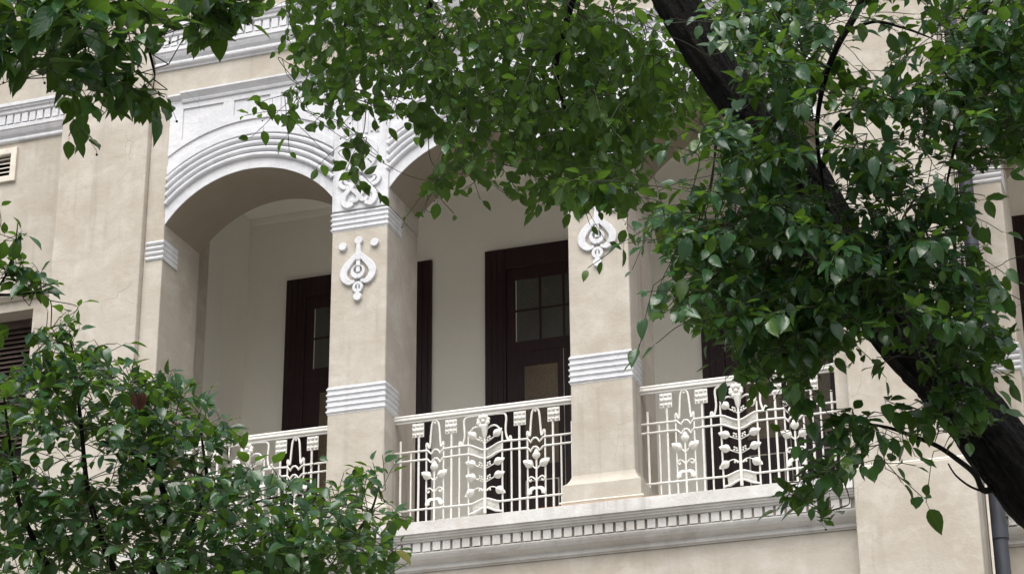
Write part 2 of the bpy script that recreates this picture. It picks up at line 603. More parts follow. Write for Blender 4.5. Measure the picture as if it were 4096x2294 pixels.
cornice('top_cornice', TOPC, 0.0, -11.17, -7.3, 14.095, 14.214, 19.886, 'white')
cornice('balcony_cornice', LOWC, 0.0, -11.17, -3.345, 7.702, 7.797, 19.880, 'slabwhite')
cornice('wing_cornice', TOPC, WY - 0.05, -17.0, -12.45, 14.095, 14.214, 19.886, 'white')
cornice('wing_cornice', LOWC, WY, -2.17, 1.5, 7.702, 7.797, 19.868, 'slabwhite')
obj('dentil_recess', MB().box(-11.16, -3.36, 19.909, 19.911, 7.70, 7.795), 'recess_brown', HOUSE)  # thin darker brown strip backing the gaps between dentils
obj('balcony_edge', MB().box(-6.5, -5.2, 19.83, 19.90, 7.995, 8.008), 'terracotta', HOUSE)
obj('balcony_edge', MB().box(-9.4, -8.1, 19.83, 19.90, 7.995, 8.008), 'terracotta', HOUSE)

# main wall pieces
obj('lower_wall', MB().box(-11.2, -3.3, 20.045, 20.9, 0.0, 7.528), 'beige', HOUSE)
obj('upper_wall', MB().box(-11.2, -2.2, 20.09, 20.9, 14.362, 19.0), 'beige', HOUSE)
obj('pilaster', MB().box(-12.33, -11.19, 19.92, 21.6, 0.0, 19.0), 'beige', HOUSE, bevel=0.018)
obj('pilaster', MB().box(-3.335, -2.19, 19.78, 21.8, 0.0, 8.05), 'beige', HOUSE, bevel=0.018)
obj('pilaster', MB().box(-3.345, -2.17, 19.88, 21.8, 8.051, 19.0), 'beige', HOUSE, bevel=0.018)
mb = MB().wall(-22.0, -12.32, 0.0, 19.0, 21.08, 21.45, [(-15.2, -13.24, 9.5, 11.575), (-14.6, -13.72, 13.41, 13.71)])
obj('wing_wall', mb, 'beige', HOUSE)
obj('wing_wall', MB().box(-2.17, 4.0, 21.2, 22.04, 0.0, 7.528), 'beige', HOUSE)
obj('wing_wall', MB().box(-2.17, 4.0, 21.155, 22.04, 13.41, 19.0), 'beige', HOUSE)

# jambs of the end bays
for x0, x1, dy in ((-11.189, -10.95, 0.0), (-3.485, -3.344, 0.0), (-2.168, -1.805, WY)):
    j = obj('jamb', MB().box(x0, x1, 20.0 + dy, 20.89 + dy, 7.995, 13.405), 'beige', HOUSE, bevel=0.012)
    if dy:
        bands = ((9.33, 5), (11.43, 4))
    else:
        bands = ((11.43, 4),)
    for z0, n in bands:
        mb = MB()
        for i in range(n):
            z = z0 + 0.03 + i * 0.0625
            xa, xb = (x0 + 0.03, x1 + 0.014) if x0 != -3.485 else (x0 - 0.014, x1 - 0.02)
            mb.prof_x([(20.33 + dy, z - 0.027), (20.004 + dy, z - 0.028), (19.985 + dy, z - 0.016), (19.978 + dy, z), (19.984 + dy, z + 0.016), (20.004 + dy, z + 0.028), (20.33 + dy, z + 0.027)], xa, xb)
        obj('band', mb, 'white', j, True)


def ribbed_band(x0, x1, y0, y1, z0, n, pitch):
    """n rounded ribs running round the front and both sides of a pier"""
    mb = MB()
    sec = ((-0.026, -0.012), (-0.019, 0.002), (-0.009, 0.013), (0.001, 0.016), (0.010, 0.011), (0.021, -0.012))
    k0 = random.uniform(0, 90)
    for i in range(n):
        z = z0 + pitch * (i + 0.5)
        ring = [(x0, y1, -1, 0), (x0, (y0 + y1) / 2, -1, 0)]
        ring += [(x0 + (x1 - x0) * q / 10, y0, -1 if q == 0 else (1 if q == 10 else 0), -1) for q in range(11)]
        ring += [(x1, (y0 + y1) / 2, 1, 0), (x1, y1, 1, 0)]
        m = len(ring)
        vs, fs = [], []
        for j, (dz, o) in enumerate(sec):
            for q, (x, y, ox, oy) in enumerate(ring):
                w = 0.0022 * noise.noise((x * 9 + k0, y * 9, i * 5.3))
                wz = 0.0020 * noise.noise((x * 5, y * 7 + k0, i * 3.7))
                vs.append((x + ox * (o + w), y + oy * (o + w), z + dz + wz))
        for k in range(len(sec) - 1):
            for j in range(m - 1):
                a = k * m + j
                fs.append((a, a + 1, a + m + 1, a + m))
        fs += [tuple(k * m for k in range(len(sec))), tuple(k * m + m - 1 for k in range(len(sec)))[::-1]]
        mb.add(vs, fs)
    o = 0.0025
    za, zb = z0 + 0.002, z0 + pitch * n - 0.002
    mb.box(x0 - o, x1 + o, y0 - o, y0 + 0.05, za, zb)
    mb.box(x0 - o, x0 + 0.05, y0 + 0.05, y1, za, zb).box(x1 - 0.05, x1 + o, y0 + 0.05, y1, za, zb)
    return mb


def mirror(pts, cx):
    return [(2 * cx - x, z) for x, z in pts]


def smooth_path(pts, n=6, vals=None):
    """Catmull-Rom through points (and optional values)"""
    P = [np.array(p, float) for p in pts]
    out, ov = [], []
    for i in range(len(P) - 1):
        p0, p1, p2, p3 = P[max(i - 1, 0)], P[i], P[i + 1], P[min(i + 2, len(P) - 1)]
        for k in range(n):
            t = k / n
            out.append(tuple(0.5 * ((2 * p1) + (-p0 + p2) * t + (2 * p0 - 5 * p1 + 4 * p2 - p3) * t * t + (-p0 + 3 * p1 - 3 * p2 + p3) * t ** 3)))
            if vals:
                ov.append(vals[i] * (1 - t) + vals[i + 1] * t)
    out.append(tuple(P[-1]))
    if vals:
        ov.append(vals[-1])
        return out, ov
    return out


def pier(xc):
    x0, x1 = xc - 0.3275, xc + 0.3275
    p = obj('pier', MB().box(x0, x1, 20.0, 20.89, 7.995, 11.672), 'jamb', HOUSE, bevel=0.012)
    obj('face', MB().box(x0 + 0.004, x1 - 0.004, 19.994, 20.02, 8.30, 11.668), 'beige', p, bevel=0.006)
    # flared foot
    prof = [(0.0, 8.36), (0.006, 8.335), (0.02, 8.30), (0.045, 8.262), (0.07, 8.245), (0.078, 8.235), (0.078, 7.996)]
    mb = MB()
    vs, fs = [], []
    for o, z in prof:
        vs += [(x0 - o, 20.5, z), (x0 - o, 19.995 - o, z), (x1 + o, 19.995 - o, z), (x1 + o, 20.5, z)]
    for k in range(len(prof) - 1):
        for j in range(3):
            a = k * 4 + j
            fs.append((a, a + 4, a + 5, a + 1))
    fs += [tuple(k * 4 for k in range(len(prof)))[::-1], tuple(k * 4 + 3 for k in range(len(prof)))]
    obj('foot', mb.add(vs, fs), 'beige', p, True)
    obj('upper_band', ribbed_band(x0, x1, 19.994, 20.385, 11.432, 4, 0.0585), 'white', p, True)
    obj('lower_band', ribbed_band(x0, x1, 19.994, 20.36, 9.325, 5, 0.063), 'white', p, True)
    # white impost block above, with flutes, ring and scroll work
    u = obj('impost', MB().box(x0 - 0.004, x1 + 0.004, 19.978, 20.89, 11.675, 13.40), 'white', p, bevel=0.008)
    obj('impost_side', MB().box(x0 - 0.0065, x1 + 0.0065, 20.0, 20.892, 11.673, 12.1), 'jamb', p)
    Y = 19.978
    mb = MB()
    for i in range(7):
        x = xc - 0.19 + i * 0.0635
        mb.relief([(x, 12.585 + 0.012 * (i % 2)), (x, 13.1)], 0.019, Y, 0.014)
    obj('flutes', mb, 'white', p, True)
    ring = [(xc + 0.177 * math.sin(a), 12.325 + 0.195 * math.cos(a)) for a in np.linspace(0, 2 * math.pi, 37)]
    obj('ring', MB().relief(ring, 0.036, Y, 0.03), 'white', p, True)
    mb = MB()
    for sgn in (1, -1):
        def m(pts):
            return [(xc + sgn * x, z) for x, z in pts]
        pt, w = smooth_path(m([(0.0, 12.045), (0.05, 11.985), (0.11, 11.92), (0.175, 11.845), (0.187, 11.77), (0.14, 11.713), (0.07, 11.735)]), 6,
                            [.018, .026, .03, .032, .032, .03, .022])
        mb.relief(pt, w, Y, 0.034 + 0.001 * sgn)
        pt, w = smooth_path(m([(0.115, 11.925), (0.05, 11.875), (0.012, 11.82), (0.03, 11.772), (0.075, 11.77), (0.098, 11.80)]), 6,
                            [.02, .026, .026, .026, .022, .014])
        mb.relief(pt, w, Y, 0.030 + 0.0008 * sgn)
        pt, w = smooth_path(m([(0.05, 12.10), (0.12, 12.065), (0.20, 12.06), (0.232, 12.0), (0.19, 11.945), (0.12, 11.945), (0.085, 11.985)]), 6,
                            [.02, .022, .024, .026, .024, .022, .018])
        mb.relief(pt, w, Y, 0.0325 + 0.0003 * sgn)
        pt, w = smooth_path(m([(0.12, 12.13), (0.15, 12.095), (0.175, 12.055), (0.16, 12.0), (0.1, 11.975)]), 6, [.018, .022, .022, .02, .016])
        mb.relief(pt, w, Y, 0.026)
    obj('scroll_relief', mb, 'white', p, True)
    # pendant on the shaft
    Y = 19.993
    mb = MB()
    mb.disc(xc, 11.285, 0.047, Y, 0.038)
    mb.disc(xc - 0.187, 11.24, 0.048, Y, 0.036).disc(xc + 0.187, 11.24, 0.048, Y, 0.036)
    mb.relief([(xc, 11.25), (xc, 11.2), (xc, 11.12), (xc, 11.06)], [.024, .027, .040, .030], Y, 0.037)
    for sgn in (1, -1):
        pt, w = smooth_path([(xc + sgn * x, z) for x, z in ((0.012, 11.14), (0.06, 11.08), (0.125, 11.01), (0.168, 10.93), (0.155, 10.855), (0.10, 10.805), (0.035, 10.815))], 7,
                            [.022, .034, .042, .044, .042, .034, .014])
        mb.relief(pt, w, Y, 0.034 + 0.001 * sgn)
    mb.relief([(xc, 11.09), (xc, 10.92)], 0.025, Y, 0.0315)
    pt = [(xc + 0.066 * math.sin(a), 10.93 - 0.066 * math.cos(a)) for a in np.linspace(0, 2 * math.pi, 29)]
    w = [0.018 + 0.012 * math.cos(a) for a in np.linspace(0, 2 * math.pi, 29)]
    mb.relief(pt, w, Y, 0.04)
    pt = [(xc + 0.045 * math.sin(a), 10.742 - 0.048 * math.cos(a)) for a in np.linspace(0, 2 * math.pi, 21)]
    mb.relief(pt, 0.019, Y, 0.032)
    mb.relief([(xc, 10.79), (xc, 10.69)], 0.012, Y, 0.028)
    mb.disc(xc, 10.63, 0.05, Y, 0.04)
    obj('pendant_relief', mb, 'white', p, True)
    return p


for xc in PIERS:
    pier(xc)

# veranda room
YB = 23.3
obj('veranda_wall', MB().box(-11.55, -2.9, YB, YB + 0.12, 7.9, 13.6), 'inner', HOUSE)
obj('veranda_wall', MB().box(-11.75, -11.5, 20.9, YB, 7.9, 13.6), 'inner', HOUSE)
obj('veranda_wall', MB().box(-3.34, -2.9, 21.81, YB, 7.9, 13.6), 'inner', HOUSE)
obj('veranda_wall', MB().box(-11.5, -11.19, 20.88, 20.92, 7.9, 13.6), 'inner', HOUSE)
obj('veranda_ceiling', MB().box(-11.75, -2.9, 20.891, YB + 0.1, 13.42, 13.60), 'inner', HOUSE)
obj('ceiling_cove', MB().prof_x([(YB, 13.33), (YB - 0.012, 13.345), (YB - 0.03, 13.40), (YB - 0.032, 13.419), (YB, 13.419)], -11.49, -3.35), 'inner', HOUSE)
obj('veranda_floor', MB().box(-11.75, -2.9, 20.0, YB + 0.1, 7.80, 7.993), 'inner', HOUSE)
YBW = 24.45
obj('veranda_wall', MB().box(-2.9, 4.0, YBW, YBW + 0.12, 7.9, 13.6), 'inner', HOUSE)
obj('veranda_wall', MB().box(-2.6, -2.17, 21.81, YBW, 7.9, 13.6), 'inner', HOUSE)
obj('veranda_ceiling', MB().box(-2.6, 4.0, 22.045, YBW + 0.1, 13.42, 13.60), 'inner', HOUSE)
obj('veranda_floor', MB().box(-2.6, 4.0, 21.25, YBW + 0.1, 7.80, 7.993), 'inner', HOUSE)
obj('jamb', MB().box(0.245, 0.9, 21.15, 22.04, 7.995, 13.405), 'beige', HOUSE, bevel=0.012)


def door(xc, yb):
    """dark double door with a glazed transom inside a broad architrave"""
    W, w, zt = 0.985, 0.715, 12.475
    f = MB()
    f.box(xc - W, xc - w, yb - 0.045, yb - 0.001, 8.0, zt).box(xc + w, xc + W, yb - 0.045, yb - 0.001, 8.0, zt).box(xc - w, xc + w, yb - 0.045, yb - 0.001, 12.205, zt)
    d = obj('door', f, 'wood', HOUSE, bevel=0.006)
    for s in (-1, 1):                # fluting of the architrave
        mb = MB()
        for k in range(3):
            x = xc + s * (w + 0.055 + k * 0.075)
            mb.box(x - 0.022, x + 0.022, yb - 0.056, yb - 0.044, 8.05, 12.44)
        obj('architrave_moulding', mb, 'wood', d, bevel=0.004)
    mb = MB()                        # transom light
    y0, y1 = yb - 0.020, yb - 0.002
    xs = [xc - w, xc - 0.60, xc - 0.285, xc + 0.0, xc + 0.315, xc + 0.60, xc + w]
    mb.box(xc - w, xc - 0.60, y0, y1, 11.09, 12.204).box(xc + 0.60, xc + w, y0, y1, 11.09, 12.204)
    mb.box(xc - 0.60, xc + 0.60, y0, y1, 12.045, 12.204).box(xc - 0.60, xc + 0.60, y0, y1, 11.09, 11.235)
    for a in (-0.283, 0.017, 0.317):
        mb.box(xc + a - 0.014, xc + a + 0.014, y0 + 0.002, y1, 11.236, 12.044)
    mb.box(xc - 0.60, xc + 0.60, y0 + 0.003, y1, 11.625, 11.65)
    obj('transom_frame', mb, 'wood', d)
    e = (-0.60, -0.283, 0.017, 0.317, 0.60)
    for i in range(4):
        for z0, z1 in ((11.236, 11.625), (11.65, 12.044)):
            obj('pane', MB().box(xc + e[i] + 0.014, xc + e[i + 1] - 0.014, yb - 0.010, yb - 0.003, z0, z1), 'glass', d)
    for s in (-1, 1):                # two leaves
        xa, xb = sorted((xc + s * 0.006, xc + s * w))
        ga, gb = sorted((xc + s * 0.075, xc + s * 0.495))
        mb = MB()
        mb.box(xa, ga, y0, y1, 8.0, 11.089).box(gb, xb, y0, y1, 8.0, 11.089)
        mb.box(ga, gb, y0, y1, 10.91, 11.089).box(ga, gb, y0, y1, 8.0, 8.25).box(ga, gb, y0, y1, 9.48, 9.66)
        obj('door_leaf', mb, 'wood', d, bevel=0.004)
        obj('pane', MB().box(ga, gb, yb - 0.011, yb - 0.003, 9.66, 10.91), 'amber', d)
        obj('panel', MB().box(ga + 0.02, gb - 0.02, yb - 0.017, yb - 0.003, 8.27, 9.46), 'wood', d, bevel=0.006)
    return d


door(-9.955, YB)
door(-7.285, YB)
door(-4.60, YB)
door(-1.03, YBW)

# wing window with louvred shutter, hood and vent
win = obj('window', MB().box(-15.2, -13.24, 21.40, 21.44, 9.5, 11.575), 'void', HOUSE)
obj('shutter_frame', MB().box(-13.36, -13.242, 21.345, 21.39, 9.5, 11.573).box(-15.2, -13.36, 21.345, 21.39, 11.47, 11.573), 'shutter', win)
me = mesh_from('slat', MB().add([(-.9, -.022, -.028), (.9, -.022, -.028), (.9, .022, .020), (-.9, .022, .020), (-.9, -.022, -.020), (.9, -.022, -.020), (.9, .022, .028), (-.9, .022, .028)],
                                [(0, 3, 2, 1), (4, 5, 6, 7), (0, 1, 5, 4), (1, 2, 6, 5), (2, 3, 7, 6), (3, 0, 4, 7)]), 'shutter')
z = 11.43
while z > 10.0:
    inst('slat', me, (-14.27, 21.367, z), win)
    z -= 0.062
obj('hood_moulding', MB().prof_x([(21.08, 11.70), (21.05, 11.70), (21.03, 11.72), (21.0, 11.745), (20.99, 11.765), (21.08, 11.775)], -15.4, -13.02), 'beige', HOUSE, bevel=0.004)
vent = obj('vent', MB().box(-13.72, -13.64, 21.04, 21.085, 13.33, 13.79).box(-14.68, -14.6, 21.04, 21.085, 13.33, 13.79)
           .box(-14.6, -13.72, 21.041, 21.085, 13.33, 13.41).box(-14.6, -13.72, 21.041, 21.085, 13.71, 13.79), 'ventcream', HOUSE, bevel=0.004)
obj('vent_shaft', MB().box(-14.65, -13.7, 21.3, 21.33, 13.38, 13.75), 'void', vent)
me = mesh_from('slat', MB().add([(-.44, -.03, -.024), (.44, -.03, -.024), (.44, .03, .016), (-.44, .03, .016), (-.44, -.03, -.012), (.44, -.03, -.012), (.44, .03, .028), (-.44, .03, .028)],
                                [(0, 3, 2, 1), (4, 5, 6, 7), (0, 1, 5, 4), (1, 2, 6, 5), (2, 3, 7, 6), (3, 0, 4, 7)]), 'ventcream')
for k in range(5):
    inst('slat', me, (-14.16, 21.12, 13.44 + k * 0.06), vent)


# ---------------------------------------------------------------- iron balustrades
def leaf_relief(mb, base, tip, wid, y=0.0, t=0.028):
    """bulging pointed iron leaf between two points of the railing plane"""
    bx, bz = base
    tx, tz = tip
    L = math.hypot(tx - bx, tz - bz)
    ux, uz = (tx - bx) / L, (tz - bz) / L
    vs, fs = [], []
    prof = ((0, .10), (.10, .55), (.28, .95), (.45, 1.0), (.6, .80), (.72, .5), (.80, .55), (.9, .28), (1.0, .03))
    for s, w in prof:
        bul = math.sin(min(1, s / 0.8) * math.pi) ** 0.7 if s < 0.8 else 0.0
        for a, h in ((-1, 0), (-.6, .7), (0, 1), (.6, .7), (1, 0), (0.0, -.6)):
            vs.append((bx + ux * s * L - uz * a * w * wid, y - (h * t * bul + 0.004 * (h + .2)), bz + uz * s * L + ux * a * w * wid))
    k = 6
    for i in range(len(prof) - 1):
        for j in range(k):
            a, b = i * k + j, i * k + (j + 1) % k
            fs.append((a, b, b + k, a + k))
    fs += [tuple(range(k))[::-1], tuple((len(prof) - 1) * k + j for j in range(k))]
    return mb.add(vs, fs)


CU = 1.010                           # middle of a panel


def t3(pts, y=0.0):
    return [(p[0], y, p[1]) for p in pts]


def balustrade(loc):
    r = empty('balustrade', loc)

    def part(name, mb, parent=r, smooth=True, bevel=0.0):
        o = bpy.data.objects.new(name, mesh_from(name, mb, 'iron', smooth))
        COL.objects.link(o)
        o.parent = parent
        if bevel:
            b = o.modifiers.new('bevel', 'BEVEL')
            b.width = bevel
            b.segments = 2
        return o
    Z = -8.0
    # handrail: two rounded beads over a flat bar
    hp = [(0.022, 1.258), (-0.022, 1.258), (-0.030, 1.264), (-0.031, 1.277), (-0.026, 1.286), (-0.029, 1.291), (-0.033, 1.303), (-0.026, 1.317), (-0.008, 1.324), (0.012, 1.324), (0.028, 1.315), (0.030, 1.28)]
    part('handrail', MB().prof_x(hp, -0.004, 2.035))
    part('handrail_flat', MB().box(0.0, 2.03, -0.012, 0.012, 1.236, 1.257), smooth=False)

    def mir(p):
        return [(2 * CU - x, z) for x, z in p]
    cus = [(0.0, 0), (0.346, -.002), (0.375, -.006), (0.398, -.030), (0.415, -.048), (0.432, -.020), (0.450, -.003), (0.478, -.003), (0.496, -.020), (0.512, -.050), (0.527, -.024), (0.548, -.004)]
    for z0, dip in ((0.915, -.068), (0.818, -.062)):
        left = [(x, z0 + dz) for x, dz in cus] + [(0.70, z0), (0.815, z0)] + [(0.815 + 0.195 * k / 8, z0 + dip * (0.5 - 0.5 * math.cos(math.pi * k / 8))) for k in range(1, 9)]
        path = left + mir(left)[::-1][1:]
        part('crossbar', MB().tube(t3(path, -0.004), 0.0108, 7))
    left = [(0.0, 0.278), (0.5, 0.277), (0.835, 0.273)] + [(0.835 + 0.175 * k / 8, 0.273 + 0.045 * (0.5 - 0.5 * math.cos(math.pi * k / 8))) for k in range(1, 9)]
    part('crossbar', MB().tube(t3(left + mir(left)[::-1][1:], -0.004), 0.0115, 7))
    left = [(0.825, 0.165), (0.86, 0.175)] + [(0.86 + 0.15 * k / 8, 0.175 + 0.05 * (0.5 - 0.5 * math.cos(math.pi * k / 8))) for k in range(1, 9)]
    part('lower_bow', MB().tube(t3(left + mir(left)[::-1][1:], -0.004), 0.0115, 7))
    # plates between the bars, riveted
    for s in (1, -1):
        mb = MB()
        lo = lambda x: 0.818 - 0.062 * (0.5 - 0.5 * math.cos(math.pi * (x - 0.825) / 0.185))
        hi = lambda x: 0.915 - 0.068 * (0.5 - 0.5 * math.cos(math.pi * (x - 0.825) / 0.185))
        mb.strip(0.826, 1.005, lo, hi, 0.014, 0.018, 10)
        lowp = MB().strip(0.865, 1.005, lambda x: 0.175 + 0.05 * (0.5 - 0.5 * math.cos(math.pi * (x - .86) / .15)), lambda x: 0.275 + 0.045 * (0.5 - 0.5 * math.cos(math.pi * (x - .835) / .175)), 0.014, 0.018, 8)
        riv = MB()
        for x, z in ((0.87, 0.855), (0.93, 0.835), (0.975, 0.80), (0.91, 0.24), (0.965, 0.265)):
            riv.ball((x, 0.012, z), 0.008, 6, 4)
        mb.v = [(x, y + 0.30 * (0.86 - z) - 0.004, z) for x, y, z in mb.v]
        lowp.v = [(x, y + 0.30 * (0.25 - z) - 0.002, z) for x, y, z in lowp.v]
        for q in (mb, lowp, riv):
            if s < 0:
                q.v = [(2 * CU - x, y, z) for x, y, z in q.v]
                q.f = [f[::-1] for f in q.f]
        part('web_plate', mb, smooth=False)
        part('web_plate', lowp, smooth=False)
        part('rivets', riv)['kind'] = 'stuff'
    # upright bars
    bars = ((0.066, 1.045, .0125), (0.184, 0.905, .0095), (0.270, 1.075, .0125), (0.357, 0.96, .0100), (0.548, 0.96, .0100), (0.636, 1.075, .0125), (0.724, 0.935, .0100), (0.824, 1.03, .0100))
    for x, zt, rad in bars:
        for X in (x, 2 * CU - x):
            jx = random.uniform(-.003, .003)
            part('baluster', MB().tube([(X + jx, 0.004, 0.10), (X, 0.004, 0.5), (X, 0.004, zt)], rad, 7))
    # studded square plaques
    for x in (0.264, 0.633, 2 * CU - 0.633 + 0.006, 2 * CU - 0.264 + 0.005):
        tl = random.uniform(-.04, .04)
        pq = part('plaque', MB().box(x - 0.066, x + 0.066, -0.008, 0.002, 1.068, 1.222), smooth=False, bevel=0.003)
        mb = MB()
        for i in (-1, 0, 1):
            for j in (-1, 0, 1):
                big = (i == 0 and j == 0)
                rr = 0.026 if big else (0.021 if i == 0 or j == 0 else 0.0165)
                mb.ball((x + i * 0.044, -0.010, 1.146 + j * 0.050), rr, 9, 6, (1, 0.9, 1))
        part('boss', mb, pq)
    # hairpin loops
    for s in (1, -1):
        hp_ = smooth_path([(0.357, 0.95), (0.358, 0.982), (0.366, 0.990), (0.375, 0.975), (0.384, 0.945), (0.392, 0.938), (0.398, 0.96), (0.406, 1.07), (0.416, 1.18), (0.432, 1.222), (0.455, 1.234),
                           (0.480, 1.222), (0.497, 1.18), (0.508, 1.07), (0.516, 0.96), (0.522, 0.940), (0.530, 0.948), (0.538, 0.978), (0.546, 0.988), (0.549, 0.95)], 4)
        if s < 0:
            hp_ = mir(hp_)
        mb = MB().tube(t3(hp_), 0.0115, 7)
        mb.ball((hp_[40][0], -0.004, 1.205), 0.013, 7, 5)
        part('hairpin_loop', mb)
    half = [(0.724, 0.925), (0.727, 0.955), (0.738, 0.962), (0.748, 0.935), (0.758, 0.925), (0.770, 0.955), (0.783, 1.02), (0.781, 1.10), (0.776, 1.165), (0.785, 1.205), (0.815, 1.224), (0.9, 1.228), (CU, 1.228)]
    bl = smooth_path(half, 4)
    part('flower_loop', MB().tube(t3(bl + mir(bl)[::-1][1:]), 0.0115, 7))
    # centre plant
    part('stem', MB().tube([(CU, -0.012, 0.16), (CU, -0.012, 0.6), (CU, -0.012, 1.0)], [.017, .014, .012], 8))
    mb = MB()
    for k in range(10):
        a = 2 * math.pi * k / 10
        mb.ball((CU - 0.008 + 0.055 * math.sin(a), -0.035 - 0.008 * (k % 2), 1.148 + 0.055 * math.cos(a)), 0.024, 7, 5, (1, .7, 1))
    mb.ball((CU - 0.008, -0.045, 1.148), 0.022, 8, 6)
    mb.disc(CU - 0.008, 1.148, 0.06, -0.02, 0.012)
    fl = part('flower', mb)
    part('calyx', MB().tube([(CU - 0.004, -0.022, 1.10), (CU, -0.016, 1.05), (CU, -0.014, 1.005), (CU, -0.012, 0.97)], [.042, .034, .026, .013], 8), fl)
    for s in (1, -1):
        arm = smooth_path([(CU - s * 0.03, 1.075), (CU - s * 0.07, 1.098), (CU - s * 0.12, 1.098), (CU - s * 0.158, 1.06), (CU - s * 0.168, 1.02)], 5)
        part('arching_arm', MB().tube(t3(arm, -0.008), 0.0105, 7))
        for zb, bx, bz, tx, tz in ((0.915, .095, .982, .190, 1.062), (0.64, .098, .687, .218, .732), (0.495, .098, .545, .218, .584), (0.395, .118, .422, .222, .355)):
            mb = MB()
            leaf_relief(mb, (CU - s * bx, bz), (CU - s * tx, tz), 0.045, -0.008, 0.034)
            mid = ((CU - s * bx * .55), zb + (bz - zb) * .45 + (0.03 if zb < .45 else 0))
            mb.tube(t3(smooth_path([(CU, zb), mid, (CU - s * (bx + .012), bz)], 4), -0.008), 0.0065, 6)
            part('leaf', mb)
            mb = MB()
            for q, (ax, az) in enumerate(((.035, .055), (.058, .040), (.030, .030), (.055, .066))):
                mb.ball((CU - s * ax, -0.016, zb + az * (1 if zb > .45 else .3)), 0.0112, 7, 5)
            part('berry_cluster', mb)
        # side plants
        xs = 0.450 if s > 0 else 2 * CU - 0.450
        part('stem', MB().tube([(xs, -0.006, 0.10), (xs, -0.006, 0.45), (xs, -0.006, 0.70)], [.013, .011, .010], 7))
        mb = MB()
        leaf_relief(mb, (xs, 0.675), (xs, 0.795), 0.044, -0.008, 0.034)
        part('bud', mb)
        for q in (1, -1):
            mb = MB()
            leaf_relief(mb, (xs + q * 0.035, 0.607), (xs + q * 0.146, 0.677), 0.047, -0.008, 0.036)
            mb.tube(t3([(xs, 0.572), (xs + q * 0.02, 0.59), (xs + q * 0.045, 0.613)], -0.008), 0.0085, 6)
            part('leaf', mb)
            sc = smooth_path([(xs, 0.445), (xs + q * .025, .475), (xs + q * .055, .495), (xs + q * .08, .485), (xs + q * .085, .462), (xs + q * .068, .448), (xs + q * .056, .458), (xs + q * .062, .470)], 4)
            part('scroll', MB().tube(t3(sc, -0.006), 0.0085, 6))
            ac = MB()
            pt, w = smooth_path([(xs, .362), (xs + q * .03, .372), (xs + q * .06, .358), (xs + q * .078, .328), (xs + q * .084, .308)], 4, [.010, .016, .022, .024, .012])
            ac.relief(pt, w, -0.004, 0.012)
            for e in range(3):
                ac.ball((xs + q * (.058 + e * .012), -0.008, .318 + (e % 2) * .012 - e * .004), .010, 6, 4)
            part('acanthus_leaf', ac)
    part('rail_bolt', MB().tube([(CU, 0, 1.228), (CU, 0, 1.245)], 0.008, 6))
    return r


RY = 20.29
rail0 = balustrade((-8.225, RY, 8.0))
GRP = 'white iron balustrades of the veranda'
tag(rail0, 'white iron plant railing between the two free-standing piers', 'railing', GRP)
for loc, lab in (((-10.93, RY, 8.0), 'white iron plant railing half hidden by the lower left tree'),
                 ((-5.53, RY, 8.0), 'white iron plant railing under the third arch, right of both piers'),
                 ((-1.80, RY + WY, 8.0), 'white iron railing end beyond the grey drainpipe')):
    c = copy_tree(rail0)
    c.location = loc
    tag(c, lab, 'railing', GRP)

# ---------------------------------------------------------------- drainpipe, conduits, switch
pp = empty('drainpipe', (-2.1, 20.42, 0.0))
tag(pp, 'grey vertical drainpipe beside the right pilaster', 'drainpipe')
obj('pipe', MB().tube([(-2.09, 20.42, 0.0), (-2.09, 20.42, 19.0)], 0.074, 20), 'pipe', pp, True)
for z in (7.4, 9.9, 12.4, 14.9):
    obj('collar', MB().tube([(-2.09, 20.42, z), (-2.09, 20.42, z + 0.14)], 0.086, 20), 'pipe', pp, True)
    obj('bracket', MB().box(-2.17, -2.10, 20.40, 20.44, z + 0.05, z + 0.09), 'pipe', pp)
o = obj('cable', MB().tube([(-2.165, 20.2, 0.0), (-2.16, 20.2, 6.0), (-2.163, 20.2, 12.0), (-2.16, 20.2, 19.0)], 0.009, 6), 'darkcable', None, True)
tag(o, 'thin dark cable running down beside the grey drainpipe', 'cable')
o = obj('conduit', MB().tube([(-2.145, 20.12, 0.0), (-2.14, 20.12, 19.0)], 0.013, 6), 'cable', None, True)
tag(o, 'thin cream conduit running up the side of the right pilaster', 'conduit')
mb = MB().tube([(-6.29, 19.88, 8.045), (-5.9, 19.88, 8.05), (-5.5, 19.88, 8.046), (-5.42, 19.88, 8.048)], 0.011, 6)
o = obj('conduit', mb, 'cable', None, True)
tag(o, 'cream conduit lying along the foot of the second pier', 'conduit')
o = obj('conduit', MB().tube([(-3.33, 19.83, 8.066), (-2.9, 19.83, 8.068), (-2.2, 19.83, 8.066)], 0.014, 6), 'cable', None, True)
tag(o, 'cream conduit along the ledge of the right pilaster', 'conduit')
sw = empty('light_switch', (-5.98, YB, 9.74))
tag(sw, 'small cream switch plate on the veranda wall behind the third railing', 'switch')
obj('plate', MB().box(-6.04, -5.92, YB - 0.012, YB - 0.001, 9.70, 9.86), 'plate', sw, bevel=0.004)
obj('rocker', MB().box(-6.025, -5.985, YB - 0.018, YB - 0.0125, 9.73, 9.83).box(-5.975, -5.935, YB - 0.018, YB - 0.0125, 9.73, 9.83), 'plate', sw)
# ---------------------------------------------------------------- trees
VS = 4096.0 / 2576.0                 # survey units: the photograph looked at 2576 px wide


def at(x, y, dist):
    d = RIGHT * ((x * VS - 2048) / FPX) + UP * (-(y * VS - 1147) / FPX) + FWD
    return CAM + d * dist


def seen(P):
    """survey position of world points (n,3) -> x, y, depth"""
    q = np.asarray(P) - CAM
    z = q @ FWD
    return (2048 + FPX * (q @ RIGHT) / z) / VS, (1147 - FPX * (q @ UP) / z) / VS, z


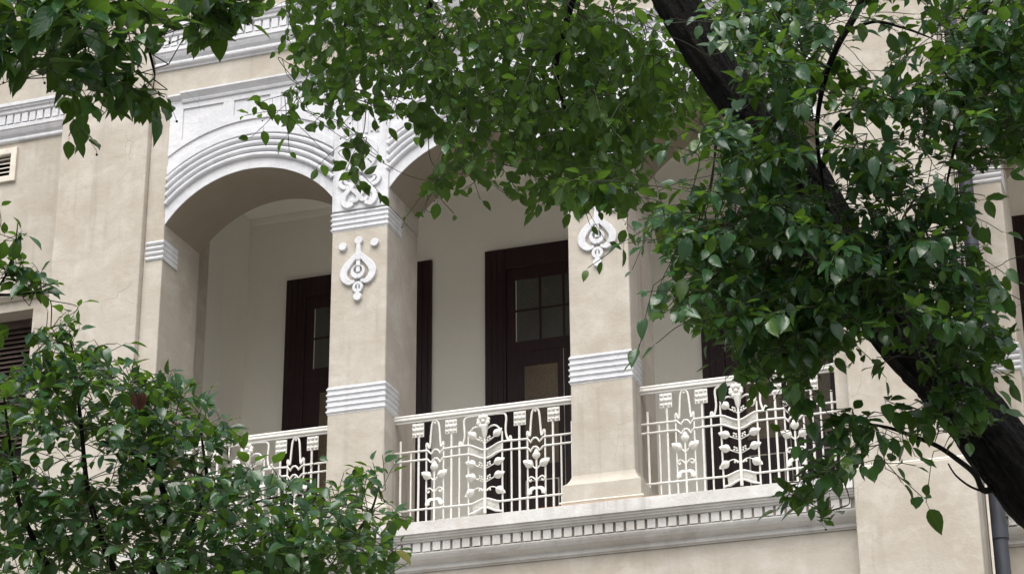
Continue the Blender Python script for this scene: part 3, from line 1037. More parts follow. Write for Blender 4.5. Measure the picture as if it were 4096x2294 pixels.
def inside(x, y, poly):
    c = False
    x0, y0 = poly[-1]
    for x1, y1 in poly:
        if (y0 > y) != (y1 > y) and x < (x1 - x0) * (y - y0) / (y1 - y0) + x0:
            c = not c
        x0, y0 = x1, y1
    return c


def leaf_template(curl, fold, wave, width):
    """unit leaf along +Y, upper side +Z: vertices, faces, uv"""
    ts = (0.0, 0.10, 0.26, 0.45, 0.64, 0.80, 0.91, 1.0)
    ws = (0.0, 0.52, 0.90, 1.0, 0.84, 0.50, 0.20, 0.0)
    v, uv, f = [], [], []
    def z(t):
        return -curl * t * t
    v.append((0, 0, 0)); uv.append((.5, 0))
    for i in range(1, 7):
        t, w = ts[i], ws[i] * width / 2
        wz = wave * math.sin(i * 2.1)
        v += [(-w, t, z(t) + fold * w + wz * w), (0, t, z(t)), (w, t, z(t) + fold * w - wz * w)]
        uv += [(0.5 - 0.5 * ws[i], t), (.5, t), (0.5 + 0.5 * ws[i], t)]
    v.append((0.012, 1.0, z(1.0))); uv.append((.5, 1))
    f += [(0, 2, 1), (0, 3, 2)]
    for i in range(5):
        a = 1 + i * 3
        f += [(a, a + 1, a + 4, a + 3), (a + 1, a + 2, a + 5, a + 4)]
    a = 1 + 5 * 3
    tip = len(v) - 1
    f += [(a, a + 1, tip), (a + 1, a + 2, tip)]
    # petiole
    o = len(v)
    pr = 0.013
    for (y, zz) in ((0.02, -0.004), (-0.28, 0.05)):
        for k in range(3):
            q = 2 * math.pi * k / 3
            v.append((pr * math.cos(q), y, zz + pr * math.sin(q)))
            uv.append((.5, .02))
    f += [(o + k, o + (k + 1) % 3, o + 3 + (k + 1) % 3, o + 3 + k) for k in range(3)]
    return np.array(v, float), f, np.array(uv, float)


TEMPL = [leaf_template(.10, .25, .05, .56), leaf_template(.28, .35, .10, .52), leaf_template(.16, .15, .16, .62),
         leaf_template(-.05, .40, .08, .54), leaf_template(.38, .20, .06, .58), leaf_template(.20, .55, .12, .56)]


def fill_mesh(me, V, F, UV, tint):
    """fast mesh from arrays; F is a list of vertex-index tuples"""
    lens = np.array([len(f) for f in F], np.int32)
    idx = np.fromiter((i for f in F for i in f), np.int32, int(lens.sum()))
    me.vertices.add(len(V))
    me.vertices.foreach_set('co', V.astype(np.float32).ravel())
    me.loops.add(len(idx))
    me.loops.foreach_set('vertex_index', idx)
    me.polygons.add(len(lens))
    me.polygons.foreach_set('loop_start', np.concatenate(([0], np.cumsum(lens)[:-1])).astype(np.int32))
    me.polygons.foreach_set('use_smooth', np.ones(len(lens), bool))
    me.update(calc_edges=True)
    uvl = me.uv_layers.new(name='UVMap')
    uvl.data.foreach_set('uv', UV[idx].astype(np.float32).ravel())
    a = me.attributes.new('tint', 'FLOAT', 'POINT')
    a.data.foreach_set('value', tint.astype(np.float32))
    me.validate()


LEAF_MESH = []
for k, (v, f, uv) in enumerate(TEMPL):
    me = bpy.data.meshes.new('leaf')
    fill_mesh(me, v, f, uv, np.full(len(v), k * 0.13))
    me.materials.append(M['leaf'])
    LEAF_MESH.append(me)


def unit(v):
    return v / (np.linalg.norm(v) + 1e-9)


class Tree:
    def __init__(self, name, label, base):
        self.root = empty(name, base)
        tag(self.root, label, 'tree')
        self.leaves = []             # (template, origin, 3x3 basis, length, tint)
        self.nodes = []              # skeleton: [pos, parent index, load]
        self.limbs = []

    def limb(self, name, pts, radii, rough=0.0, seg=24, skeleton=True, sub=8):
        P, R = smooth_path(pts, sub, list(radii))
        mb = MB()
        n = len(P)
        P = [Vector(p) for p in P]
        vs, fs, uvs = [], [], []
        t0 = (P[1] - P[0]).normalized()
        nrm = t0.orthogonal().normalized()
        dist = 0.0
        for i, p in enumerate(P):
            t = (P[min(i + 1, n - 1)] - P[max(i - 1, 0)]).normalized()
            nrm = (nrm - t * nrm.dot(t)).normalized()
            b = t.cross(nrm)
            if i:
                dist += (P[i] - P[i - 1]).length
            for j in range(seg + 1):
                a = 2 * math.pi * (j % seg) / seg
                d = nrm * math.cos(a) + b * math.sin(a)
                k = 1.0
                if rough:
                    ca, sa = math.cos(a), math.sin(a)
                    k += rough * 0.5 * noise.noise((ca * 2.2, sa * 2.2, dist * 2.0))
                    k += rough * 0.5 * noise.noise((7.0, 3.0, dist * 1.1))
                    if seg > 60:         # deep furrows running along the trunk
                        tw = 0.35 * noise.noise((ca * 2, sa * 2, dist * 3.0))
                        rg = abs(noise.noise((math.cos(a + tw) * 6.5, math.sin(a + tw) * 6.5, dist * 3.2)))
                        rh = abs(noise.noise((math.cos(a - tw) * 12, math.sin(a - tw) * 12, dist * 8.0 + 9)))
                        k += rough * (0.9 * min(rg, .35) + 0.55 * min(rh, .35) - 0.30)
                vs.append(p + d * (R[i] * k))
                uvs.append((j / seg, dist / (2 * math.pi * max(R[i], 0.02))))
        for i in range(n - 1):
            for j in range(seg):
                a = i * (seg + 1) + j
                fs.append((a, a + 1, a + seg + 2, a + seg + 1))
        me = bpy.data.meshes.new(name)
        off = np.array(self.root.location)
        fill_mesh(me, np.array([tuple(v) for v in vs]) - off, fs, np.array(uvs), np.zeros(len(vs)))
        me.materials.append(M['bark'])
        o = bpy.data.objects.new(name, me)
        COL.objects.link(o)
        o.parent = self.root
        if skeleton:
            for p in P[::3]:
                self.nodes.append([np.array(p), -1, 0])
        return o

    def sprigs(self, poly, dist, count, out, droop, length, nleaf=(6, 10), holes=(), spread=0.7, keep=0.06, twig=(0.14, 0.30), aim=None, prune=None):
        """fill a piece of the crown with leafy shoots"""
        xs = [p[0] for p in poly]
        ys = [p[1] for p in poly]
        out = unit(np.array(out, float))
        made = 0
        tries = 0
        while made < count and tries < count * 60:
            tries += 1
            x, y = rng.uniform(min(xs), max(xs)), rng.uniform(min(ys), max(ys))
            if not inside(x, y, poly) or any(inside(x, y, h) and rng.random() < pr for h, pr in holes):
                continue
            d = rng.uniform(*dist)
            P = at(x, y, d)
            made += 1
            az = rng.uniform(0, 2 * math.pi)
            h = np.array([math.cos(az), math.sin(az), 0])
            td = unit(h * spread + out * 0.5 + np.array([0, 0, -droop + rng.normal(0, .25)]))
            if aim is not None:
                td = unit(td + np.array(aim))
            L = rng.uniform(*twig)
            tip = P + td * L
            n = int(rng.integers(nleaf[0], nleaf[1] + 1))
            side = unit(np.cross(td, np.array([0.1, 0.2, 1.0])))
            upv = np.cross(side, td)
            pr_ = poly if prune is None else prune
            got, last = [], 0.0
            for k in range(n):
                s = (k + 0.6) / n
                o = P + td * (L * s)
                for attempt in range(4):
                    a = k * 2.4 + rng.normal(0, .4) + attempt * 1.7
                    rad = side * math.cos(a) + upv * math.sin(a)
                    open_ = 0.55 + 0.75 * (1 - s)
                    ld = unit(td * 0.65 + rad * open_ + np.array([0, 0, -droop * rng.uniform(.4, 1.3)]) + rng.normal(0, .18, 3))
                    ll = length * rng.uniform(.55, 1.28) * (0.8 if s > .85 else 1.0)
                    sx, sy, sz = seen(o + ld * (0.8 * ll))
                    if (inside(sx, sy, pr_) and not any(inside(sx, sy, h) and rng.random() < q for h, q in holes)) or rng.random() < keep:
                        break
                else:
                    continue
                nv = out * 0.9 + np.array([0, 0, 0.55]) + rng.normal(0, .38, 3) + rad * 0.25
                nv = unit(nv - ld * (nv @ ld))
                b = np.cross(ld, nv)
                basis = np.stack([b, ld, nv], 1)
                got.append((int(rng.integers(len(TEMPL))), o + ld * (0.26 * ll), basis, ll, rng.random()))
                last = s
            if len(got) < 2:
                continue
            self.leaves += got
            tip = P + td * (L * last)
            self.nodes.append([P - td * 0.05, None, 0])
            pi = len(self.nodes) - 1
            self.nodes.append([(P + tip) / 2 + np.array([0, 0, 0.008]), pi, 1])
            self.nodes.append([tip, pi + 1, 1])

    def hang_berries(self, n, r=0.0045):
        mb = MB()
        idx = rng.choice(len(self.leaves), min(n, len(self.leaves)), replace=False)
        for i in idx:
            t, o, b, ll, tn = self.leaves[i][:5]
            p0 = Vector(o)
            p1 = Vector(o + np.array([rng.normal(0, .02), rng.normal(0, .02), -rng.uniform(.02, .05)]))
            p2 = p1 + Vector((rng.normal(0, .012), rng.normal(0, .012), -rng.uniform(.01, .025)))
            mb.tube([p0, p1, p2], 0.0009, 3, False)
            mb.ball(p2, r, 6, 4)
        obj('berries', mb, 'berry', self.root, True, kind='stuff')

    def finish(self, parts=300):
        L = self.leaves
        sx, sy, sz = seen(np.array([l[1] + l[2][:, 1] * l[3] * 0.55 for l in L]))
        # the largest, nearest leaves in view become parts of their own
        frame = (sx > 6) & (sx < 2570) & (sy > 6) & (sy < 1438)
        # nearest leaf of every small cell is surely visible
        cell = {}
        for i in np.argsort(sz):
            if frame[i]:
                cell.setdefault((int(sx[i] // 26), int(sy[i] // 26)), i)
        front = list(cell.values())
        front.sort(key=lambda i: -L[i][3] / sz[i])
        chosen = set(front[:parts])
        off = np.array(self.root.location)
        for i in chosen:
            t, o, b, ll, tn = L[i][:5]
            ob = bpy.data.objects.new('leaf', LEAF_MESH[t])
            COL.objects.link(ob)
            ob.parent = self.root
            Bm = b * ll
            ob.matrix_local = Matrix(((Bm[0, 0], Bm[0, 1], Bm[0, 2], o[0] - off[0]), (Bm[1, 0], Bm[1, 1], Bm[1, 2], o[1] - off[1]), (Bm[2, 0], Bm[2, 1], Bm[2, 2], o[2] - off[2]), (0, 0, 0, 1)))
        V, F, UV, T, base = [], [], [], [], 0
        for i, l in enumerate(L):
            if i in chosen:
                continue
            t, o, b, ll, tn = l[:5]
            tv, tf, tuv = TEMPL[t]
            V.append(tv @ (b * ll).T + (o - off))
            F += [tuple(q + base for q in f) for f in tf]
            UV.append(tuv)
            T.append(np.full(len(tv), tn))
            base += len(tv)
        me = bpy.data.meshes.new('crown')
        fill_mesh(me, np.concatenate(V), F, np.concatenate(UV), np.concatenate(T))
        me.materials.append(M['leaf'])
        o = bpy.data.objects.new('crown', me)
        COL.objects.link(o)
        o.parent = self.root
        o['kind'] = 'stuff'
        o['label'] = 'dense mass of smaller glossy leaves'
        # join every shoot to the nearest wood
        pos = np.array([n[0] for n in self.nodes])
        par = [n[1] for n in self.nodes]
        done = [i for i, p in enumerate(par) if p == -1]
        todo = [i for i, p in enumerate(par) if p is None]
        dn = pos[done]
        D = np.array([np.min(np.linalg.norm(dn - pos[i], axis=1)) for i in todo]) if todo else []
        order = [todo[k] for k in np.argsort(D)]
        dist_root = {i: 0.0 for i in done}
        dpos = list(pos[done])
        didx = list(done)
        arr = np.array(dpos)
        droot = np.zeros(len(didx))
        for i in order:
            dd = np.linalg.norm(arr - pos[i], axis=1)
            k = int(np.argmin(dd + 0.25 * droot))
            par[i] = didx[k]
            arr = np.vstack([arr, pos[i]])
            droot = np.append(droot, droot[k] + dd[k])
            didx.append(i)
        load = np.zeros(len(pos))
        for i in range(len(pos)):
            if par[i] is not None and par[i] >= 0 and i >= 2 and par[i] == i - 1 and par[i - 1] == i - 2:
                j, g = i, 0
                while j != -1 and par[j] != -1 and g < 200:
                    load[j] += 1
                    j = par[j]
                    g += 1
        mb = MB()
        for i in range(len(pos)):
            p = par[i]
            if p is None or p < 0:
                continue
            a, b = Vector(pos[p]), Vector(pos[i])
            ln = (b - a).length
            if ln < 1e-4:
                continue
            r1 = 0.0009 + 0.0007 * math.sqrt(load[i] + 0.3)
            r0 = min(0.0009 + 0.0007 * math.sqrt(load[p] + 1), r1 * 1.5)
            if ln < 0.12:
                mb.tube([a, b], [r0, r1], 4, False)
            else:
                K = 7
                nxt = pos[i + 1] if i + 1 < len(pos) and par[i + 1] == i else None
                td = Vector(nxt - pos[i]).normalized() if nxt is not None else (b - a).normalized()
                c1 = a.lerp(b, .33) + Vector(rng.normal(0, 0.05 * ln, 3)) + Vector((0, 0, .02 * ln))
                c2 = b - td * (0.36 * ln)
                pts = []
                for q in range(K + 1):
                    u = q / K
                    pts.append(a * (1 - u) ** 3 + c1 * (3 * u * (1 - u) ** 2) + c2 * (3 * u * u * (1 - u)) + b * u ** 3)
                mb.tube(pts, [r0 + (r1 - r0) * q / K for q in range(K + 1)], 4, False)
        obj('twigs', mb, 'twig', self.root, True, kind='stuff')
        return len(L)


# --- the leaning tree on the right
def path(*pts):
    return [at(*p) for p in pts]


b0 = at(2790, 1560, 9.3)
A = Tree('leaning_tree', 'dark-barked leaning tree with glossy leaves over the veranda', (b0[0] + 0.25, b0[1] + 0.1, 0.0))
tr = [(b0[0] + 0.25, b0[1] + 0.1, -0.1), (b0[0] + 0.22, b0[1] + 0.08, 1.6), tuple(b0)] + [tuple(p) for p in
      path((2576, 1213, 9.35), (2490, 1098, 9.4), (2430, 1018, 9.42), (2360, 940, 9.45), (2268, 848, 9.5), (2190, 745, 9.52), (2112, 610, 9.58), (2025, 450, 9.62), (1870, 265, 9.7), (1765, 110, 9.75), (1680, -40, 9.8), (1600, -200, 9.9), (1540, -400, 10.0))]
A.limb('trunk', tr, [.17, .15, .135, .126, .124, .122, .120, .116, .112, .106, .102, .098, .095, .092, .085, .07], rough=0.28, seg=96, sub=36)
A.limb('branch', path((1640, -120, 9.85), (1480, -150, 10.1), (1300, -110, 10.4), (1110, -130, 10.6), (900, -90, 10.8), (780, -40, 10.9)), [.05, .042, .034, .026, .018, .01], 0.05, 12)
A.limb('branch', path((1480, -150, 10.1), (1430, 40, 10.3), (1400, 180, 10.5), (1440, 330, 10.6)), [.022, .016, .011, .005], 0.05, 10)
A.limb('branch', path((1110, -130, 10.6), (1080, 40, 10.6), (1120, 170, 10.7), (1180, 300, 10.7)), [.018, .013, .009, .004], 0.05, 10)
A.limb('branch', path((900, -90, 10.8), (870, 60, 10.8), (800, 180, 10.9), (770, 270, 10.9)), [.013, .010, .007, .003], 0.05, 8)
A.limb('branch', path((2200, -60, 9.0), (2150, 40, 9.0), (2105, 120, 9.0), (2072, 210, 9.05), (2055, 330, 9.1), (2070, 460, 9.2), (2090, 600, 9.3)), [.019, .016, .014, .012, .009, .006, .004], 0.05, 10)
A.limb('branch', path((2130, 80, 9.0), (2200, 55, 8.95), (2270, 70, 8.9), (2340, 95, 8.9)), [.008, .007, .005, .003], 0.03, 8)
A.limb('branch', path((2070, 420, 9.2), (2095, 330, 9.1), (2160, 275, 9.0), (2250, 250, 8.9), (2330, 230, 8.85)), [.012, .012, .011, .009, .005], 0.04, 8)
A.limb('branch', path((2500, -80, 8.9), (2470, 60, 8.8), (2440, 200, 8.75), (2410, 330, 8.7), (2380, 470, 8.7)), [.018, .014, .011, .008, .004], 0.04, 8)
A.limb('branch', path((2260, 870, 9.45), (2180, 800, 9.2), (2080, 730, 9.0), (1960, 700, 8.9), (1830, 710, 8.85)), [.016, .013, .010, .007, .004], 0.04, 8)
A.limb('branch', path((2160, 740, 9.5), (2230, 660, 9.2), (2320, 620, 9.0), (2420, 640, 8.9)), [.014, .011, .008, .004], 0.04, 8)
A.limb('branch', path((2505, 1225, 9.34), (2474, 1232, 9.28), (2452, 1191, 9.2), (2410, 1156, 9.12), (2358, 1121, 9.05), (2288, 1093, 9.0), (2232, 1074, 8.95), (2150, 1060, 8.9)), [.016, .014, .012, .011, .010, .009, .007, .004], 0.04, 8)
A.limb('branch', path((2476, 1236, 9.28), (2440, 1222, 9.22), (2405, 1195, 9.2), (2385, 1165, 9.15)), [.006, .005, .004, .003], 0.02, 6)
A.limb('branch', path((2300, 900, 9.35), (2370, 840, 9.1), (2450, 800, 8.95), (2520, 830, 8.9)), [.010, .008, .006, .003], 0.03, 8)
for x0, y0, x1, y1 in ((1800, 330, 1770, 560), (1815, 330, 1790, 600), (1808, 330, 1745, 620), (1835, 340, 1850, 560)):
    A.limb('branch', path((x0, y0, 9.6), ((x0 + x1) / 2 + 8, (y0 + y1) / 2, 9.5), (x1, y1, 9.45)), [.005, .004, .002], 0.0, 6)

TOPM = [(715, -160), (1650, -160), (1700, 30), (1790, 190), (1850, 290), (1760, 275), (1740, 300), (1700, 330), (1690, 380), (1640, 430), (1610, 500), (1560, 545), (1500, 530), (1455, 550), (1400, 515),
        (1300, 505), (1230, 470), (1190, 440), (1150, 420), (1125, 500), (1060, 490), (1065, 460), (1120, 400), (1100, 350), (1050, 330), (1030, 285), (960, 300), (940, 250), (905, 290), (925, 400), (875, 460), (840, 430), (870, 380),
        (850, 330), (790, 330), (770, 310), (730, 340), (695, 310), (735, 290), (720, 230), (740, 190), (715, 150), (745, 100), (725, 40)]
THIN = [((1200, 380), (1420, 360), (1430, 440), (1230, 430)), ((960, 60), (1050, 50), (1060, 130), (960, 120))]
A.sprigs(TOPM, (9.9, 11.6), 520, (-0.1, 0.75, 0.25), 0.55, 0.071, prune=TOPM, keep=0.05)
A.sprigs([(1000, 40), (1600, 20), (1750, 230), (1640, 330), (1500, 400), (1300, 360), (1100, 290)], (10.0, 11.4), 130, (-0.1, 0.7, 0.2), 0.55, 0.071, prune=TOPM, keep=0.03)
A.sprigs([(1420, 400), (1570, 400), (1550, 470), (1440, 470)], (9.7, 10.2), 10, (0, .2, .5), 0.75, 0.085, prune=TOPM)
A.sprigs([(640, 250), (700, 240), (760, 270), (700, 300)], (10.7, 10.9), 4, (-.4, .2, .5), 0.35, 0.08, nleaf=(4, 6), aim=(-.8, 0, 0), prune=[(630, 235), (770, 235), (770, 310), (640, 300)])
RT = [(1760, 60), (1850, 20), (2010, 50), (2110, 90), (2060, 200), (2020, 330), (2060, 420), (2090, 560), (2180, 640), (2330, 520), (2420, 420), (2440, 520), (2450, 600), (2490, 690), (2545, 760), (2540, 880),
      (2460, 900), (2390, 930), (2330, 960), (2250, 870), (2180, 850), (2130, 880), (2060, 920), (2010, 1010), (1960, 1000), (1900, 970), (1850, 960), (1850, 900), (1770, 840), (1740, 840), (1690, 790), (1650, 800), (1605, 745), (1690, 700), (1650, 620), (1605, 575), (1660, 545),
      (1650, 480), (1740, 440), (1690, 410), (1760, 350), (1790, 260), (1880, 270), (1850, 190), (1770, 170), (1725, 130)]
TRK = [([(1560, -80), (1740, -80), (1800, 70), (1930, 260), (1890, 330), (1770, 200)], 0.8), ([(1960, 400), (2080, 420), (2130, 640), (2080, 660), (2010, 520)], 0.6), ([(2140, 720), (2230, 720), (2330, 830), (2440, 930), (2480, 1010), (2400, 1010), (2240, 880)], 0.72)]
RTH = [([(1660, 380), (1800, 340), (1830, 440), (1700, 520)], 0.72)] + TRK
A.sprigs(RT, (8.4, 9.25), 340, (0.0, -0.7, 0.45), 0.5, 0.077, holes=RTH, prune=RT, keep=0.08)
A.sprigs([(1700, 540), (2050, 480), (2350, 560), (2450, 700), (2400, 840), (2200, 800), (2000, 880), (1860, 860), (1700, 740)], (8.5, 9.1), 150, (0.0, -0.7, 0.45), 0.5, 0.077, holes=TRK, prune=RT, keep=0.02)
A.sprigs([(1880, 280), (2050, 240), (2090, 480), (1980, 520), (1850, 430)], (8.9, 9.4), 45, (0, -.6, .5), 0.5, 0.077, holes=TRK, prune=RT, keep=0.02)
A.sprigs([(1780, 620), (2150, 640), (2100, 900), (1900, 940), (1800, 800)], (9.7, 10.3), 60, (0, .5, .4), 0.55, 0.085, prune=RT, keep=0.02)
A.sprigs([(2110, 430), (2300, 470), (2430, 410), (2450, 560), (2330, 620), (2180, 640), (2100, 560)], (8.6, 9.2), 46, (0.0, -0.7, 0.45), 0.5, 0.077, prune=[(2090, 420), (2440, 400), (2460, 640), (2150, 660)])
UTR = [([(1560, -80), (1740, -80), (1800, 70), (1930, 260), (1890, 330), (1770, 200)], 0.9)]
A.sprigs([(1790, -60), (2110, -60), (2090, 190), (2000, 290), (1890, 230), (1790, 90)], (9.0, 9.5), 55, (0.0, -0.5, 0.45), 0.45, 0.077, holes=UTR)
A.sprigs([(1800, -60), (2110, -60), (2090, 220), (1900, 260)], (10.0, 11.0), 30, (0.0, 0.5, 0.4), 0.45, 0.077)
TR_ = [(1990, -120), (2700, -120), (2700, 330), (2576, 420), (2500, 420), (2420, 430), (2330, 400), (2280, 470), (2200, 480), (2090, 430), (2050, 330), (2080, 180), (2110, 90), (2010, 50)]
TRH = [([(2120, 0), (2330, 0), (2310, 90), (2240, 110), (2230, 200), (2110, 210)], 0.90), ([(2110, 190), (2230, 190), (2420, 330), (2400, 420), (2260, 390), (2140, 330)], 0.25)]
A.sprigs(TR_, (8.3, 9.3), 260, (0.1, -0.5, 0.5), 0.4, 0.076, holes=TRH, prune=TR_, keep=0.02)
A.sprigs([(2350, 60), (2576, 30), (2640, 300), (2500, 400), (2400, 260)], (8.3, 9.2), 60, (0.1, -0.5, 0.5), 0.4, 0.076, prune=TR_, keep=0.02)
A.sprigs([(2400, 60), (2640, 60), (2640, 330), (2450, 330)], (11.5, 12.5), 50, (0, .5, .4), 0.4, 0.085, prune=TR_)
LOWR = [(1985, 1000), (2060, 1010), (2130, 1000), (2200, 1010), (2230, 1090), (2290, 1110), (2270, 1200), (2180, 1190), (2140, 1230), (2150, 1270), (2080, 1320), (2030, 1290), (1990, 1260), (1900, 1245), (1900, 1230), (1980, 1200), (2010, 1100)]
A.sprigs(LOWR, (8.6, 9.0), 34, (0.0, -0.6, 0.5), 0.6, 0.082, prune=LOWR)
A.sprigs([(2230, 990), (2320, 1010), (2340, 1080), (2270, 1100)], (8.9, 9.05), 5, (0, -.6, .5), .6, .09)
A.sprigs([(2340, 970), (2470, 960), (2480, 1080), (2400, 1120), (2330, 1050)], (8.85, 9.05), 24, (0, -.7, .5), .45, .080)
A.sprigs([(2300, 900), (2540, 800), (2545, 880), (2480, 940), (2330, 960)], (8.8, 9.1), 24, (0, -.7, .5), .45, .080)
A.sprigs([(2330, 1150), (2400, 1140), (2410, 1180), (2350, 1190)], (9.1, 9.2), 3, (0, .3, .5), 1.0, .10, nleaf=(3, 5), aim=(0, 0, -.6))
A.hang_berries(420)
nA = A.finish()

# --- branch hanging in from the upper left
bB = at(-700, 700, 6.6)
B = Tree('overhanging_tree', 'tree at the street edge with a leafy bough hanging in from the upper left', (bB[0], bB[1], 0.0))
B.limb('trunk', [(bB[0], bB[1], -0.1), (bB[0] + .03, bB[1], 2.0), (bB[0] + .08, bB[1], 4.2), tuple(at(-420, -420, 6.6)), tuple(at(-150, -520, 6.7))], [.2, .17, .14, .11, .08], 0.12, 32)
B.limb('branch', path((-420, -420, 6.6), (-150, -260, 6.7), (80, -160, 6.8), (300, -120, 6.9), (520, -90, 7.0)), [.05, .035, .026, .018, .010], 0.05, 10)
B.limb('branch', path((80, -160, 6.8), (120, 0, 6.75), (170, 110, 6.75), (250, 200, 6.8)), [.012, .009, .007, .003], 0.04, 8)
B.limb('branch', path((300, -120, 6.9), (330, 10, 6.9), (370, 110, 6.95), (390, 190, 7.0)), [.010, .008, .006, .003], 0.04, 8)
UL = [(-140, -160), (660, -160), (660, 15), (590, 60), (585, 95), (530, 95), (500, 130), (480, 125), (470, 70), (400, 90), (385, 140), (410, 200), (405, 235), (440, 262), (415, 300), (400, 335), (375, 300), (345, 285),
      (315, 300), (280, 335), (240, 385), (180, 375), (170, 335), (205, 300), (150, 290), (115, 240), (60, 225), (20, 200), (-140, 230)]
UP_ = [(-140, -160), (660, -160), (660, 10), (590, 55), (500, 60), (430, 60), (380, 130), (330, 180), (230, 200), (130, 190), (60, 205), (-140, 210)]
B.sprigs(UP_, (6.45, 7.2), 84, (0.2, -0.45, 0.6), 0.5, 0.092, nleaf=(5, 8), prune=UP_, keep=0.02, twig=(.12, .24))
B.sprigs([(0, 0), (330, 0), (300, 110), (200, 170), (60, 150)], (6.35, 6.8), 22, (0.2, -0.7, 0.6), 0.45, 0.105, prune=UP_, keep=0.02, twig=(.12, .22))
B.sprigs([(110, 160), (400, 120), (400, 230), (330, 290), (200, 290)], (6.7, 7.1), 15, (0.25, 0.1, 0.5), 0.7, 0.090, nleaf=(4, 6), prune=UL, keep=0.02, twig=(.12, .22))
B.sprigs([(360, 200), (420, 230), (400, 290), (350, 270)], (6.8, 7.0), 4, (0.3, 0.1, 0.5), 0.7, 0.09, nleaf=(3, 5), prune=UL, keep=0.02, twig=(.1, .2))
B.sprigs([(180, 270), (270, 270), (240, 340), (190, 340)], (6.8, 7.0), 5, (0.2, 0.1, 0.5), 0.8, 0.085, nleaf=(3, 5), prune=UL, keep=0.02, twig=(.1, .2))
B.sprigs([(400, -20), (650, -20), (600, 60), (500, 110)], (6.8, 7.2), 24, (0.2, 0.1, 0.5), 0.6, 0.085, prune=UL, keep=0.02, twig=(.12, .2))
B.hang_berries(60)
nB = B.finish()

# --- young tree at the lower left
bC = at(330, 1750, 9.6)
Cc = Tree('young_tree', 'young tree with upright leafy shoots in front of the left pilaster', (bC[0], bC[1], 0.0))
Cc.limb('trunk', [(bC[0], bC[1], -0.1), (bC[0] + .04, bC[1], 1.6), tuple(at(340, 1720, 9.6)), tuple(at(380, 1500, 9.6)), tuple(at(420, 1300, 9.65)), tuple(at(395, 1180, 9.65)), tuple(at(370, 1050, 9.7)), tuple(at(352, 960, 9.7))],
        [.09, .075, .06, .035, .016, .013, .009, .004], 0.08, 20)
for pts, rr in ((((360, 1600, 9.6), (280, 1420, 9.5), (225, 1250, 9.4), (205, 1080, 9.4), (190, 930, 9.4), (175, 840, 9.4)), (.022, .016, .012, .009, .006, .003)),
                (((360, 1600, 9.6), (460, 1450, 9.7), (480, 1320, 9.75), (520, 1230, 9.8), (510, 1120, 9.8), (500, 1040, 9.85)), (.022, .017, .013, .010, .006, .003)),
                (((480, 1330, 9.75), (560, 1290, 9.8), (650, 1260, 9.8), (740, 1240, 9.85)), (.010, .008, .006, .003)),
                (((380, 1560, 9.6), (560, 1480, 9.7), (720, 1420, 9.8), (860, 1370, 9.9), (930, 1290, 9.95), (955, 1210, 10.0)), (.020, .016, .012, .009, .006, .003)),
                (((320, 1640, 9.6), (160, 1480, 9.4), (60, 1300, 9.3), (30, 1150, 9.3), (10, 1000, 9.3)), (.02, .015, .011, .008, .004)),
                (((400, 1190, 9.65), (330, 1140, 9.6), (260, 1110, 9.55)), (.008, .007, .004)),
                (((-160, 1200, 9.4), (-110, 900, 9.5), (-40, 760, 9.5), (30, 740, 9.5), (110, 735, 9.5)), (.016, .012, .008, .006, .003)),
                (((-40, 760, 9.5), (10, 700, 9.5), (35, 630, 9.5), (45, 560, 9.5)), (.006, .005, .004, .002))):
    Cc.limb('branch', path(*pts), list(rr), 0.04, 8)
LL = [(-120, 960), (0, 945), (60, 905), (75, 850), (120, 815), (165, 790), (195, 800), (190, 850), (265, 880), (290, 925), (335, 885), (340, 935), (425, 935), (490, 965), (500, 1010), (525, 1000), (520, 1060), (590, 1070), (610, 1100),
      (560, 1130), (580, 1170), (640, 1190), (720, 1200), (800, 1210), (880, 1175), (960, 1180), (980, 1230), (1000, 1260), (1045, 1295), (1015, 1325), (1030, 1410), (960, 1450), (950, 1560), (-120, 1560)]
LLH = [([(225, 1090), (300, 1110), (300, 1230), (240, 1260), (215, 1180)], 0.75), ([(600, 1130), (830, 1130), (830, 1195), (640, 1185)], 0.9)]
Cc.sprigs(LL, (9.5, 10.4), 195, (0.1, -0.35, 0.9), 0.05, 0.074, holes=LLH, prune=LL, keep=0.03, spread=1.0)
Cc.sprigs([(0, 980), (250, 900), (480, 1000), (560, 1130), (420, 1180), (200, 1080), (0, 1100)], (9.2, 9.9), 60, (0.1, -0.45, 0.8), 0.05, 0.074, holes=LLH, prune=LL, keep=0.03, spread=1.0)
Cc.sprigs(LL, (9.0, 9.6), 165, (0.1, -0.8, 0.55), 0.30, 0.076, holes=LLH, prune=LL, keep=0.03, spread=1.0)
Cc.sprigs([(0, 1180), (1000, 1280), (960, 1443), (0, 1443)], (9.0, 10.0), 130, (0.1, -0.8, 0.6), 0.25, 0.076, holes=LLH, prune=LL, keep=0.03, spread=1.0)
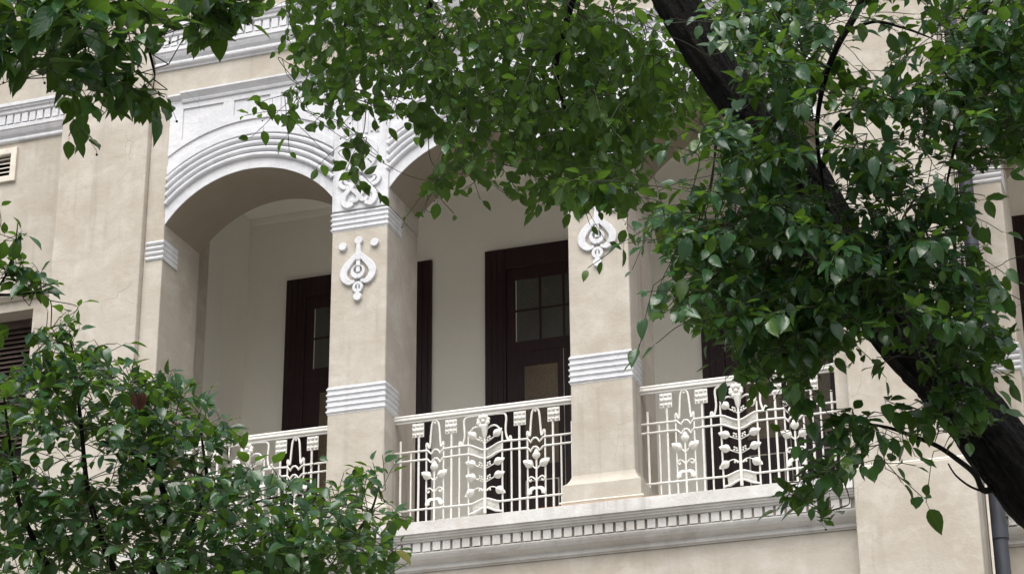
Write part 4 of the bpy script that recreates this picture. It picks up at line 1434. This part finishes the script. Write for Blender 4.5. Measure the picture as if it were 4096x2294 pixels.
for x_, y_ in ((165, 815), (115, 850), (330, 930), (425, 975), (505, 1020), (560, 1090), (905, 1205), (955, 1200), (840, 1235)):
    Cc.sprigs([(x_ - 22, y_), (x_ + 22, y_), (x_ + 22, y_ + 60), (x_ - 22, y_ + 60)], (9.4, 9.7), 3, (0.1, -0.5, 0.7), -0.15, 0.074, nleaf=(5, 7), spread=.4, aim=(0.1, 0, .7), twig=(.10, .18), prune=[(x_ - 60, y_ - 25), (x_ + 60, y_ - 25), (x_ + 60, y_ + 90), (x_ - 60, y_ + 90)])
SPR = [(-140, 600), (0, 640), (20, 570), (40, 525), (60, 560), (60, 640), (50, 690), (110, 690), (165, 700), (160, 730), (110, 770), (60, 770), (20, 780), (-140, 760)]
Cc.sprigs([(0, 690), (40, 660), (110, 690), (140, 730), (60, 760), (0, 750)], (9.45, 9.6), 11, (0.1, -0.5, 0.8), 0.15, 0.082, nleaf=(4, 6), prune=SPR, spread=1.0, twig=(.06, .14))
Cc.sprigs([(0, 590), (50, 560), (55, 640), (30, 690), (0, 690)], (9.45, 9.6), 10, (0.1, -0.5, 0.8), 0.1, 0.080, nleaf=(3, 5), prune=SPR, spread=1.0, twig=(.06, .14))
Cc.sprigs([(-140, 600), (0, 590), (0, 760), (-140, 760)], (9.45, 9.6), 10, (0.1, -0.4, 0.8), 0.1, 0.08, nleaf=(4, 6), spread=1.0)
Cc.sprigs([(-120, 800), (10, 800), (25, 860), (0, 920), (-120, 940)], (9.45, 9.6), 7, (0.1, -0.3, 0.9), 0.1, 0.082, nleaf=(3, 5), spread=1.0)
Cc.hang_berries(60)
nC = Cc.finish()
# a withered pair of leaves near its top
for (x, y), ang in (((336, 985), 2.6), ((362, 985), -2.6)):
    me = LEAF_MESH[1].copy()
    me.materials.clear()
    me.materials.append(M['leafbrown'])
    ob = bpy.data.objects.new('withered_leaf', me)
    COL.objects.link(ob)
    ob.parent = Cc.root
    ob['label'] = 'red-brown withered leaf'
    ld = unit(-UP * 0.9 + RIGHT * math.sin(ang) * 0.5)
    nv = unit(-FWD + 0.2 * UP - ld * (ld @ (-FWD + 0.2 * UP)))
    b = np.cross(ld, nv)
    p = at(x, y, 9.05) - np.array(Cc.root.location)
    Bm = np.stack([b, ld, nv], 1) * 0.085
    ob.matrix_local = Matrix(((*Bm[0], p[0]), (*Bm[1], p[1]), (*Bm[2], p[2]), (0, 0, 0, 1)))
print('leaves', nA, nB, nC)
